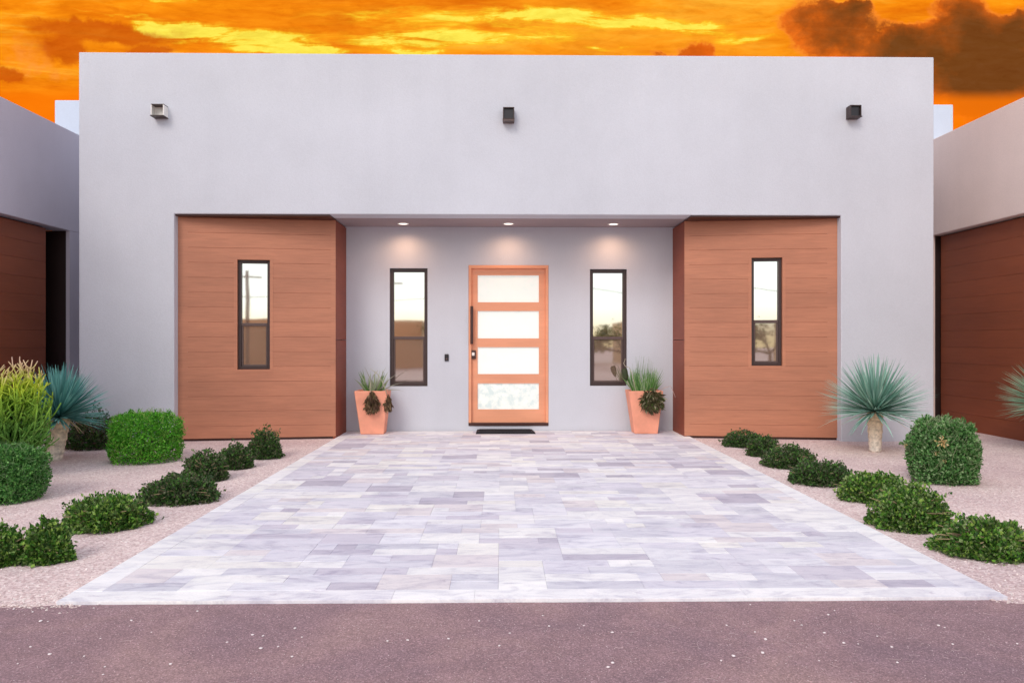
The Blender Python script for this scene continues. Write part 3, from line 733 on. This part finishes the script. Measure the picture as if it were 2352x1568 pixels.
# potted plants
def pot(px0, px1, bx0, bx1, pyt, pyb, label):
    yf = 11.12
    a = W(px0, pyt, yf); b_ = W(px1, pyt, yf); c = W(bx0, pyb, yf); d = W(bx1, pyb, yf)
    tw = (b_.x - a.x) / 2; bw = (d.x - c.x) / 2; cx = (a.x + b_.x) / 2; h = a.z - .022; cx2 = (c.x + d.x) / 2 - cx
    dpt = .19
    o = tag(empty('potted_plant', (cx, yf + dpt, .0235)), label, 'potted plant', 'terracotta planters beside the entrance')
    td, bd = dpt, dpt * bw / tw; t = .03
    mb = MB()
    vs = [(cx2-bw,-bd,0),(cx2+bw,-bd,0),(cx2+bw,bd,0),(cx2-bw,bd,0),(-tw,-td,h),(tw,-td,h),(tw,td,h),(-tw,td,h),
          (-tw+t,-td+t,h),(tw-t,-td+t,h),(tw-t,td-t,h),(-tw+t,td-t,h),(-tw+t+.01,-td+t,h-.1),(tw-t-.01,-td+t,h-.1),(tw-t-.01,td-t,h-.1),(-tw+t+.01,td-t,h-.1)]
    mb.add(vs, [(3,2,1,0),(0,1,5,4),(1,2,6,5),(2,3,7,6),(3,0,4,7),(4,5,9,8),(5,6,10,9),(6,7,11,10),(7,4,8,11),(8,9,13,12),(9,10,14,13),(10,11,15,14),(11,8,12,15)])
    mb.build('pot', M['terracotta'], o, .012)
    MB().add([(-tw+t+.005,-td+t-.002,h-.05),(tw-t-.005,-td+t-.002,h-.05),(tw-t-.005,td-t,h-.04),(-tw+t+.005,td-t,h-.04)], [(0,1,2,3)]).build('soil', M['soil'], o)
    return o, tw, td, h
def blade(mb, p0, d, ln, w, c, bend=.3, segs=6):
    d = Vector(d).normalized(); s = d.cross(Vector((0, 1, .2))).normalized(); pts = []; vs = []
    p = Vector(p0); dd = d.copy()
    for j in range(segs + 1):
        t = j / segs; ww = w * (1 - t**1.6) + .0006
        vs += [p - s*ww, p + Vector((0, -ww*.4, 0)), p + s*ww]; dd = (dd + Vector((0, 0, -bend / segs)) + d * .05).normalized(); p = p + dd * ln / segs
    mb.add(vs, [f for j in range(segs) for f in ((j*3, j*3+1, j*3+4, j*3+3), (j*3+1, j*3+2, j*3+5, j*3+4))], c, True)
def pad(px, y, outline, name, parent, c, yaw=0, veins=0, thick=.02):
    """thick drooping leaf: outline in photo px, hung at depth y, built relative to the parent"""
    org = parent.location; P = [W(a, b_, y) - Vector(org) for a, b_ in outline]; cen = sum(P, Vector()) / len(P)
    n = len(P); mb = MB(); vs = []
    for k, s in ((1.0, 0), (.72, -.6), (.35, -.95)):
        for i, q_ in enumerate(P):
            v = cen + (q_ - cen) * k; v.y = (y - org.y) + s * thick + .004 * math.sin(i * 2.3 + k * 5); vs.append(v)
    vs.append(cen + Vector((0, -thick*1.05, 0)) - Vector((0, cen.y - (y - org.y), 0)))
    fs = [(r_*n+i, r_*n+(i+1) % n, (r_+1)*n+(i+1) % n, (r_+1)*n+i) for r_ in range(2) for i in range(n)] + [(2*n+i, 2*n+(i+1) % n, 3*n) for i in range(n)]
    # back shell
    m = len(vs); vs += [Vector((v.x, (y - org.y) + thick*.7, v.z)) * 1 if False else cen + (v - cen) * .9 + Vector((0, thick*.6, 0)) for v in vs[:n]]
    fs += [(i, m+i, m+(i+1) % n, (i+1) % n) for i in range(n)] + [tuple(m+i for i in range(n))]
    rr = random.Random(int(px)); cs = [tuple(min(1, k_*rr.uniform(.85, 1.2)) for k_ in c[:3]) + (1,) for _ in vs]
    mb.add(vs, fs, cs, True); return mb.build(name, M['leaf'], parent)
# left pot
o, tw, td, h = pot(813, 890, 826, 880, 898, 1002, 'terracotta pot with arching grey green leaves, left of the door')
r = random.Random(61); mb = MB()
for i in range(34):
    a = r.uniform(0, 6.28); q_ = r.uniform(0, .7)
    c = random.choice([(.30, .36, .22, 1), (.20, .30, .12, 1), (.10, .22, .05, 1), (.42, .46, .36, 1)])
    x0_ = .02 + math.cos(a)*tw*.45; d = Vector((math.cos(a)*q_ + .05 - x0_*.6, math.sin(a)*q_*.6, 1))
    blade(mb, (x0_, math.sin(a)*td*.5, h - .06), d, r.uniform(.20, .40), r.uniform(.012, .024), c, r.uniform(.3, 1.1))
for dx, ln, bx_, be in ((-.35, .46, .06, .2), (-.75, .34, .02, .3), (.35, .46, .03, .4), (.9, .42, .1, .9), (.6, .5, .06, .8), (1.1, .4, .12, 1.3)):
    blade(mb, (bx_, -td*.3, h - .06), (dx, -.1, 1), ln, .010, (.34, .33, .26, 1), be)
mb.build('foliage', M['leaf'], o)
yp = o.location.y - td - .03
def withered(name, boxpx, y, k, seed, parent, cols):
    rr = np.random.default_rng(seed); x0_, x1_, t_, b_ = boxpx
    tp = W((x0_ + x1_) / 2, t_, y) - Vector(parent.location); bt = W((x0_ + x1_) / 2, b_, y) - Vector(parent.location); hw_ = (W(x1_, t_, y) - W(x0_, t_, y)).x / 2
    t = rr.random(k)**.7; wd = np.interp(t, [0, .3, .62, .85, 1], [.1, .5, 1, .85, .4]) * hw_ * .82; a = rr.uniform(0, 6.28, k); q_ = np.sqrt(rr.random(k))
    P = np.stack([tp.x + np.cos(a)*wd*q_, tp.y + np.sin(a)*wd*q_*.45 - .01, tp.z + (bt.z - tp.z) * t * .84], 1)
    D_ = np.stack([np.cos(a)*.35, np.sin(a)*.2, -np.ones(k)], 1); V, Fc, Cc = leafset(P, D_, .075, .028, colmix(k, cols, .3), .25, .22)
    return np_mesh(name, V, Fc, Cc, M['leaf'], parent)
BR = [(.13, .075, .04), (.20, .12, .065), (.09, .05, .03), (.26, .18, .10), (.12, .10, .04)]
withered('drooping_leaves', (831, 878, 896, 950), yp, 420, 81, o, BR); withered('drooping_leaves', (881, 902, 902, 944), yp + .06, 200, 82, o, BR)
mb = MB(); ps = [W(a, b_, yp - .02) - Vector(o.location) for a, b_ in ((853, 905), (850, 893), (851, 880), (858, 862), (868, 850))]; mb.tube(ps, [.006, .007, .007, .006, .003], 6, (.42, .38, .28, 1))
ps = [W(a, b_, yp + .01) - Vector(o.location) for a, b_ in ((888, 905), (884, 890), (876, 872), (866, 858), (850, 846))]; mb.tube(ps, [.005, .006, .006, .005, .002], 6, (.40, .40, .28, 1)); mb.build('stems', M['bark'], o)
# right pot
o, tw, td, h = pot(1445, 1524, 1459, 1513, 898, 1001, 'terracotta pot with tall grassy tuft and brown leaf bunch, right of the door')
r = random.Random(62); mb = MB()
for i in range(300):
    a = r.uniform(0, 6.28); q_ = abs(r.gauss(0, .28)); x0_ = math.cos(a)*tw*.6 - .01
    c = random.choice([(.16, .34, .08, 1), (.10, .26, .05, 1), (.24, .40, .14, 1), (.32, .44, .24, 1), (.07, .2, .05, 1)])
    d = Vector((x0_*1.2 + r.gauss(0, .16), math.sin(a)*q_*.5, 1)); blade(mb, (x0_, math.sin(a)*td*.5, h - .06), d, r.uniform(.16, .42), r.uniform(.003, .009), c, r.uniform(.1, .6))
for i in range(26):
    x0_ = r.uniform(-.17, .15); blade(mb, (x0_, r.uniform(-.05, .05), h - .06), (r.uniform(-.12, .14), 0, 1), r.uniform(.42, .60), .0035, (.22, .30, .18, 1), .12)
mb.build('foliage', M['leaf'], o)
yp = o.location.y - td - .04
def px2(a, b_): return (2330 + a / 3.92) * .6029, (1300 + b_ / 3.92) * .6029
rr = np.random.default_rng(5); V = []; k = 1300
cx_, cz_ = W(1497, 923, yp).x - o.location.x, W(1497, 923, yp).z - o.location.z
d = rr.normal(size=(k, 3)); d /= np.linalg.norm(d, axis=1)[:, None]
P = np.array([cx_, yp - o.location.y, cz_ + .02]) + d * np.array([.15, .06, .15]) * lumpy(d, 8, .22, 4)[:, None] * rr.uniform(.45, 1.0, (k, 1))
V, Fc, Cc = leafset(P, d * .6 + np.array([.25, -.2, -.8]), .085, .026, colmix(k, [(.13, .10, .05), (.20, .16, .09), (.07, .07, .03), (.34, .32, .20), (.08, .13, .03), (.12, .09, .05)], .3), .25, .4)
np_mesh('dry_leaves', V, Fc, Cc, M['leaf'], o)
ol = [px2(*q_) for q_ in ((222, 392), (165, 405), (142, 435), (160, 500), (195, 560), (235, 590), (250, 520), (240, 440))]
pad(4, yp + .05, ol, 'drooping_leaf', o, (.05, .065, .03))
mb = MB()
for pts in (((200, 370), (262, 390), (300, 470), (330, 600), (360, 740)), ((205, 260), (180, 330), (205, 372), (230, 380)), ((235, 590), (262, 650), (300, 730))):
    mb.tube([W(*px2(*q_), yp + .04) - Vector(o.location) for q_ in pts], .0045, 5, (.45, .40, .30, 1))
mb.tube([W(*px2(*q_), yp + .12) - Vector(o.location) for q_ in ((700, 740), (800, 690), (880, 665), (915, 740), (955, 835))], [.003, .003, .004, .005, .006], 5, (.62, .42, .36, 1))
mb.build('stems', M['bark'], o)

# ------------------------------------------------------------------ stones
def stone_mesh(seed):
    r = np.random.default_rng(seed); me = MB(); n = 7; vs = [(0, 0, 1)]
    for zc, rr_ in ((.6, .8), (0, 1), (-.6, .7)):
        for k in range(n):
            w = 2*math.pi*k/n + r.uniform(-.2, .2); q_ = rr_ * r.uniform(.78, 1.15); vs.append((q_*math.cos(w), q_*math.sin(w), zc*r.uniform(.8, 1.1)))
    vs.append((0, 0, -1)); fs = [(0, 1+k, 1+(k+1) % n) for k in range(n)]
    for a in range(2): fs += [(1+a*n+k, 1+(a+1)*n+k, 1+(a+1)*n+(k+1) % n, 1+a*n+(k+1) % n) for k in range(n)]
    fs += [(1+2*n+(k+1) % n, 1+2*n+k, 1+3*n) for k in range(n)]
    return vs, fs
sp = []
for x, y in ((330,668),(280,668),(95,583),(225,603),(645,575),(680,552),(1360,598),(692,785),(1043,743),(342,897),(580,908),(122,960),(710,1035),(722,982),(1175,965),(1565,812),(1740,762),(1812,768),(1916,843),(1797,856),(2012,912),(2032,717),(905,662),(210,845),(2080,777)):
    sp.append((x / 3.0, (y / 1.809 + 2000) * .603))
for x, y in ((466,552),(1047,593),(1003,622),(498,741),(976,747),(1110,818),(1210,823),(1440,845),(1340,770),(1860,826),(350,908),(265,939),(940,938),(1478,952),(550,887),(1762,697),(1805,710),(2304,822),(570,793),(303,695),(770,663),(820,693)):
    sp.append(((x / 1.808 + 2600) * .603, (y / 1.808 + 2000) * .603))
for x, y in ((1360,1093),(1398,1157),(1605,1153),(1775,1195),(980,1126),(797,1232),(1100,1274),(1163,1198),(1778,1378),(1750,1403),(553,1240),(432,1246)):
    sp.append(((x / 1.568 + 1200) * .603, (y / 1.568 + 1650) * .603))
metas = []
for s in range(5):
    vs, fs = stone_mesh(s); me = bpy.data.meshes.new('pebble'); me.from_pydata(vs, [], fs); me.update()
    at = me.color_attributes.new('Col', 'FLOAT_COLOR', 'POINT'); at.data.foreach_set('color', np.tile(np.array([.86, .78, .78, 1], dtype=np.float32), len(vs)))
    me.materials.append(M['stone']); me.polygons.foreach_set('use_smooth', [True] * len(fs)); metas.append(me)
for i, (px, py) in enumerate(sp):
    g = G(px, py); o = bpy.data.objects.new('pebble', metas[i % 5]); col.objects.link(o)
    s = random.uniform(.004, .0085); o.scale = (s * random.uniform(1, 1.5), s, s * .55); o.location = (g.x, g.y, .004 + s * .45); o.rotation_euler = (0, 0, random.uniform(0, 3))
    tag(o, 'pale pebble lying loose on the purple brown asphalt', 'pebble', 'pale pebbles scattered on the road')
def scatter(name, pts, smin, smax, cols, label, seed):
    r = np.random.default_rng(seed); k = len(pts)
    base = np.array([(1,0,0),(0,1,0),(-1,0,0),(0,-1,0),(0,0,1),(0,0,-.5)]); fc = np.array([(0,1,4),(1,2,4),(2,3,4),(3,0,4),(1,0,5),(2,1,5),(3,2,5),(0,3,5)])
    s = r.uniform(smin, smax, k)**1.0; a = r.uniform(0, 6.28, k); ca, sa = np.cos(a), np.sin(a)
    B = base[None] * (s[:, None, None]) * r.uniform(.6, 1.3, (k, 6, 1)) * np.array([1.2, .85, .7])
    X_ = B[:, :, 0]*ca[:, None] - B[:, :, 1]*sa[:, None]; Y_ = B[:, :, 0]*sa[:, None] + B[:, :, 1]*ca[:, None]
    V = np.stack([X_ + pts[:, 0:1], Y_ + pts[:, 1:2], B[:, :, 2] + pts[:, 2:3] + s[:, None]*.15], 2).reshape(-1, 3)
    Fc = (np.arange(k)[:, None, None]*6 + fc[None]).reshape(-1, 3)
    C = np.repeat(colmix(k, cols, .15), 6, axis=0)
    o = np_mesh(name, V, Fc, C, M['stone']); tag(o, label, 'gravel', None, 'stuff'); return o
k = 26000
yy = YR + .02 + (rng.random(k)**1.7) * 6.2; half = yy * .73 + .3
xx = rng.uniform(-1, 1, k) * half; keep = (xx < XL - .01) | (xx > XR + .01)
scatter('loose_gravel', np.stack([xx, yy, np.zeros(k)], 1)[keep], .003, .0085, [(.68, .55, .53), (.76, .66, .63), (.54, .42, .41), (.82, .75, .72), (.62, .49, .48)], 'pinkish crushed gravel between the driveway and the plants', 3)
k = 260; xx = np.concatenate([rng.uniform(-3.2, XL + .15, k), rng.uniform(XR - .1, 3.4, k // 2)]); yy = YR - np.abs(rng.normal(0, .035, len(xx)))
scatter('spilled_gravel', np.stack([xx, yy, np.full(len(xx), .004)], 1), .003, .009, [(.80, .70, .66), (.62, .50, .47)], 'line of pale gravel spilled over the edge of the asphalt', 4)
k = 4200; yy = rng.uniform(2.6, YR, k); xx = rng.uniform(-1, 1, k) * yy * .72
scatter('road_grit', np.stack([xx, yy, np.full(k, .004)], 1), .001, .003, [(.62, .5, .5), (.75, .62, .62), (.5, .38, .4)], 'fine pale grit scattered over the asphalt', 6)
mb = MB(); r = random.Random(9)
for i in range(240):
    y = r.uniform(2.7, YR - .1); x = r.uniform(-.7, .7) * y
    if r.random() < .45: x = r.gauss(1.1, .8); y = r.gauss(3.45, .22)
    if y > YR - .05: continue
    a = r.uniform(0, 6.28); b_ = a + r.uniform(-1.2, 1.2); l = r.uniform(.01, .03)
    p0 = Vector((x, y, .0055)); p1 = p0 + Vector((math.cos(a)*l, math.sin(a)*l, .001)); p2 = p1 + Vector((math.cos(b_)*l, math.sin(b_)*l, 0))
    mb.tube([p0, p1, p2], .0008, 3, (.62, .48, .48, 1), False)
tag(mb.build('dry_needles', M['bark']), 'fine dry plant needles strewn over the asphalt', 'needles', None, 'stuff')

# ------------------------------------------------------------------ across the street (seen only mirrored in the panes)
def far_house(x0, x1, y0, y1, h, label):
    o = tag(empty('opposite_house', ((x0+x1)/2, y1, 0)), label, 'house')
    w = (x1-x0)/2; MB().box((-w, y0-y1, 0), (w, 0, h)).build('wall', M['stucco_tan'], o, .02)
    for k in (-.5, .45):
        wm = MB().box((w*k-.5, .004, 1.0), (w*k+.5, .05, 2.0)).build('window', M['bronze'], o)
        MB().box((w*k-.42, .052, 1.08), (w*k+.42, .058, 1.92)).build('pane', M['pane'], wm)
    MB().box((w*.0-.5, .004, 0), (w*0+.5, .06, 2.05)).build('door', M['wood_dark'], o)
far_house(-14, -4.2, -24, -16, 2.55, 'low tan stucco house across the road, west')
far_house(-.5, 4.6, -30, -20, 2.5, 'low tan stucco house across the road, middle')
far_house(7.5, 18, -26, -17, 2.7, 'low tan stucco house across the road, east')
def far_tree(x, y, h, rad, seed, label):
    o = tag(empty('tree', (x, y, 0)), label, 'tree'); r = np.random.default_rng(seed); mb = MB(); tips = []
    def br(p, d, ln, rr_, dep):
        q_ = p + d * ln; mb.tube([p, q_], [rr_, rr_*.65], 5, (.13, .10, .07, 1)); tips.append(q_)
        if dep:
            for k in range(3): br(q_, (d + Vector(r.normal(0, .5, 3))).normalized(), ln*.72, rr_*.6, dep-1)
    br(Vector((0, 0, 0)), Vector((0, 0, 1)), h*.33, .12, 4); mb.build('trunk', M['bark'], o)
    T_ = np.array([t[:] for t in tips]); P = np.repeat(T_, 12, axis=0) + r.normal(0, rad*.13, (len(T_)*12, 3)); P = P[P[:, 2] > .8]
    V, Fc, Cc = leafset(P, r.normal(size=P.shape), .16, .10, colmix(len(P), [(.16, .20, .07), (.26, .24, .09), (.1, .15, .05)], .3)); np_mesh('crown', V, Fc, Cc, M['leaf'], o)
far_tree(-3.2, -15, 2.7, 1.3, 71, 'small tree across the road between two tan houses'); far_tree(6.2, -14, 2.6, 1.3, 72, 'small tree across the road beside the eastern tan house'); far_tree(-9, -26, 3.6, 1.6, 73, 'tree behind the western tan house'); far_tree(11, -28, 3.6, 1.6, 74, 'tree behind the eastern tan house')
o = tag(empty('utility_pole', (-5.4, -13, 0)), 'wooden utility pole across the road', 'pole'); MB().tube([(0, 0, 0), (0, 0, 4.6)], [.09, .07], 8, (.2, .14, .1, 1)).build('pole', M['bark'], o); MB().tube([(-.6, 0, 4.3), (.6, 0, 4.3)], .04, 6, (.2, .14, .1, 1)).build('crossarm', M['bark'], o)
mb = MB(); mb.tube([(-40 + 80*t/20, .0, 4.3 - .9*math.sin(math.pi*((t/4) % 1))) for t in range(21)], .015, 4, (.02, .02, .02, 1)); mb.build('wire', M['black'], o)

# ------------------------------------------------------------------ light
SUN_EL, SUN_AZ = 38, 205     # direction the light comes from (deg from +Y, clockwise)
sl = bpy.data.lights.new('sun', 'SUN'); sl.energy = 1.25; sl.angle = R(24); sl.color = (1, .90, .80)
so = bpy.data.objects.new('sun', sl); col.objects.link(so)
d = Vector((math.sin(R(SUN_AZ))*math.cos(R(SUN_EL)), math.cos(R(SUN_AZ))*math.cos(R(SUN_EL)), math.sin(R(SUN_EL))))
so.rotation_euler = d.to_track_quat('Z', 'Y').to_euler(); so.location = (-5, -20, 20)

w = bpy.data.worlds.new('World'); sc.world = w; w.use_nodes = True; nt = w.node_tree; bg = nt.nodes['Background']
tc = N(nt, 'ShaderNodeTexCoord'); sx = N(nt, 'ShaderNodeSeparateXYZ'); L(nt, tc.outputs['Generated'], sx.inputs[0])
def mth(op, a, b_=None, c=None, clamp=False):
    n = nt.nodes.new('ShaderNodeMath'); n.operation = op; n.use_clamp = clamp
    for i, v_ in enumerate((a, b_, c)):
        if v_ is None: continue
        if hasattr(v_, 'links'): L(nt, v_, n.inputs[i])
        else: n.inputs[i].default_value = v_
    return n.outputs[0]
def sstep(v_, a, b_):
    n = nt.nodes.new('ShaderNodeMapRange'); n.interpolation_type = 'SMOOTHSTEP'; L(nt, v_, n.inputs[0]); n.inputs[1].default_value = a; n.inputs[2].default_value = b_; return n.outputs[0]
Xd, Yd, Zd = sx.outputs
yc = mth('MAXIMUM', Yd, .08); U = mth('DIVIDE', Xd, yc); Vv = mth('DIVIDE', Zd, yc)
cmb = N(nt, 'ShaderNodeCombineXYZ'); L(nt, U, cmb.inputs[0]); L(nt, Vv, cmb.inputs[1]); UV = cmb.outputs[0]
def uvscale(a, b_, rot=0):
    mp = N(nt, 'ShaderNodeMapping'); mp.inputs['Scale'].default_value = (a, b_, 1); mp.inputs['Rotation'].default_value = (0, 0, rot); L(nt, UV, mp.inputs['Vector']); return mp.outputs['Vector']
# warped coordinates so that cloud edges are ragged
nw = N(nt, 'ShaderNodeTexNoise'); nw.inputs['Scale'].default_value = 9; nw.inputs['Detail'].default_value = 6; nw.inputs['Roughness'].default_value = .62; L(nt, UV, nw.inputs['Vector'])
sw = N(nt, 'ShaderNodeSeparateColor'); L(nt, nw.outputs['Color'], sw.inputs[0])
Uw = mth('ADD', U, mth('MULTIPLY', mth('SUBTRACT', sw.outputs[0], .5), .11)); Vw = mth('ADD', Vv, mth('MULTIPLY', mth('SUBTRACT', sw.outputs[1], .5), .09))
def blob(px, py, rx, ry, tilt=0.0, uu=None, vv=None):
    u0, v0 = (px - 1150) / F, (784 - py) / F; uu = uu or Uw; vv = vv or Vw
    du = mth('SUBTRACT', uu, u0); dv = mth('SUBTRACT', vv, v0)
    if tilt: dv = mth('ADD', dv, mth('MULTIPLY', du, tilt))
    a = mth('DIVIDE', du, rx / F); b_ = mth('DIVIDE', dv, ry / F)
    return mth('EXPONENT', mth('MULTIPLY', mth('ADD', mth('MULTIPLY', a, a), mth('MULTIPLY', b_, b_)), -1))
def total(bl):
    t = bl[0]
    for b_ in bl[1:]: t = mth('ADD', t, b_)
    return t
# streaky base
st = noise(nt, uvscale(2.6, 17, .07), 1.0, 6, .62, .7); st2 = noise(nt, uvscale(7, 40, -.05), 1.0, 5, .6, .5)
base = ramp(nt, st, [(.30, rgb(226, 108, 12)), (.42, rgb(243, 128, 12)), (.54, rgb(255, 146, 16)), (.66, rgb(255, 180, 50))])
base = mul(nt, base, ramp(nt, st2, [(.32, (.84, .74, .7, 1)), (.5, g3(1)), (.68, (1.1, 1.32, 1.8, 1))]))
skyc0 = mul(nt, base, rgb(255, 172, 44), mth('MULTIPLY', mth('MULTIPLY', blob(1350, 70, 520, 75), .62), sstep(st, .30, .62)), 'MIX'); base = skyc0
Vs = mth('ADD', Vv, mth('MULTIPLY', mth('SUBTRACT', sw.outputs[1], .5), .035)); Us = mth('ADD', U, mth('MULTIPLY', mth('SUBTRACT', sw.outputs[0], .5), .22))
Yb = total([mth('MULTIPLY', blob(1150, 70, 700, 60, 0, Us, Vs), .34), blob(540, 90, 190, 24, .12, Us, Vs), blob(690, 118, 150, 9, 0, Us, Vs), blob(410, 66, 60, 13, .2, Us, Vs), blob(1030, 90, 190, 18, 0, Us, Vs), mth('MULTIPLY', blob(1240, 38, 90, 12, 0, Us, Vs), .5), blob(955, 122, 40, 9, 0, Us, Vs),
            mth('MULTIPLY', blob(1320, 44, 180, 16, .02, Us, Vs), .85), mth('MULTIPLY', blob(1540, 52, 120, 15, .12, Us, Vs), .85), mth('MULTIPLY', blob(1390, 108, 60, 6, 0, Us, Vs), .7), mth('MULTIPLY', blob(1700, 85, 120, 8, 0, Us, Vs), .6),
            mth('MULTIPLY', blob(1000, 30, 360, 26, 0, Us, Vs), .4), mth('MULTIPLY', blob(260, 32, 150, 4, .06, Us, Vs), .45), mth('MULTIPLY', blob(110, 178, 90, 12, 0, Us, Vs), .4), mth('MULTIPLY', blob(380, 6, 40, 6, 0, Us, Vs), .6)])
st3 = noise(nt, uvscale(11, 70, .05), 1.0, 6, .68, .6)
ym = mth('MULTIPLY', Yb, mth('ADD', mth('MULTIPLY', mth('SUBTRACT', st3, .5), 3.4), 1.05)); ymask = sstep(ym, .28, .95)
skyc = mul(nt, base, ramp(nt, ym, [(.25, rgb(255, 160, 20)), (.75, rgb(255, 200, 40)), (1.0, rgb(255, 232, 80))]), ymask, 'MIX')
# dull brownish streak cloud on the left
db_ = mth('MULTIPLY', total([blob(250, 62, 190, 24, .06), blob(150, 110, 60, 30), blob(10, 175, 45, 20), blob(360, 108, 60, 14)]), mth('ADD', st, .25))
skyc = mul(nt, skyc, rgb(204, 84, 12), mth('MULTIPLY', sstep(db_, .15, .5), .8), 'MIX')
# puffy clouds, left
pf = mth('MULTIPLY', total([blob(60, 120, 90, 55), blob(120, 165, 100, 22)]), mth('ADD', mth('MULTIPLY', mth('SUBTRACT', nw.outputs[0], .5), 3.2), .7))
skyc = mul(nt, skyc, rgb(255, 152, 62), mth('MULTIPLY', sstep(pf, .3, .9), .7), 'MIX')
# dark cumulus, right
fb = noise(nt, uvscale(16, 19), 1.0, 7, .6, .2)
dk = total([blob(1905, 70, 92, 76), mth('MULTIPLY', blob(1960, 15, 50, 22), .8), blob(2180, 150, 165, 80), blob(2225, 40, 62, 75), blob(2290, 190, 140, 80), mth('MULTIPLY', blob(2335, 85, 45, 30), .9), mth('MULTIPLY', blob(2080, 110, 70, 45), .8), blob(2420, 130, 80, 110), mth('MULTIPLY', blob(1577, 104, 42, 30), .9), mth('MULTIPLY', blob(1560, 128, 60, 14), .6)])
dkm = mth('ADD', dk, mth('MULTIPLY', mth('SUBTRACT', fb, .5), 1.1)); dmask = sstep(dkm, .36, .56)
inner = noise(nt, uvscale(7, 9), 1.0, 7, .6, .3)
dcol = ramp(nt, mth('ADD', mth('MULTIPLY', mth('SUBTRACT', dkm, .6), .5), mth('ADD', mth('MULTIPLY', mth('SUBTRACT', inner, .5), 1.3), .38)), [(.24, rgb(232, 108, 26)), (.42, rgb(172, 82, 24)), (.55, rgb(140, 72, 26)), (.75, rgb(108, 62, 26))])
rim = mth('MULTIPLY', sstep(dkm, .28, .42), .55)
skyc = mul(nt, skyc, rgb(255, 140, 50), rim, 'MIX'); skyc = mul(nt, skyc, dcol, mth('MULTIPLY', dmask, .96), 'MIX')
sm_ = sstep(total([mth('MULTIPLY', blob(1575, 100, 46, 34), 1.0), blob(1570, 130, 60, 16)]), .35, .7)
skyc = mul(nt, skyc, rgb(226, 98, 16), mth('MULTIPLY', sm_, .75), 'MIX')
fine = noise(nt, uvscale(26, 90, .04), 1.0, 7, .72, .5)
skyc = mul(nt, skyc, ramp(nt, fine, [(.30, (.88, .80, .66, 1)), (.5, g3(1)), (.70, (1.06, 1.16, 1.5, 1))]))
# low band, plain orange
low = sstep(Vv, .325, .30)
skyc = mul(nt, skyc, rgb(255, 122, 6), mth('MULTIPLY', sstep(Vv, .345, .325), .8), 'MIX')
# pale dusk sky everywhere else
ni = N(nt, 'ShaderNodeTexSky', sky_type='NISHITA'); ni.sun_disc = False; ni.sun_elevation = R(SUN_EL); ni.sun_rotation = R(SUN_AZ); ni.air_density = 1; ni.dust_density = 2
nis = mul(nt, ni.outputs[0], (.05, .05, .05, 1))
pale = ramp(nt, sstep(Zd, -.02, .5), [(.004, (1.1, .85, .45, 1)), (.022, (1.12, 1.06, .86, 1)), (.05, (1.08, 1.14, 1.13, 1)), (.4, (.96, .99, 1.02, 1)), (1, (.76, .77, .85, 1))])
cl = noise(nt, tc.outputs['Generated'], 2.4, 6, .55); pale = mul(nt, pale, ramp(nt, cl, [(.3, g3(.9)), (.7, g3(1.08))]))
pale = mul(nt, pale, nis, 1, 'ADD')
wgt = mth('MULTIPLY', sstep(Yd, .12, .45), mth('SUBTRACT', 1, sstep(Zd, .45, .75)))
fin = mul(nt, pale, skyc, wgt, 'MIX')
L(nt, fin, bg.inputs['Color']); bg.inputs['Strength'].default_value = 1.0
w.cycles.sampling_method = 'MANUAL'; w.cycles.sample_map_resolution = 512
sc.cycles.use_denoising = True; sc.cycles.adaptive_threshold = .02
sc.cycles.max_bounces = 6; sc.cycles.diffuse_bounces = 4
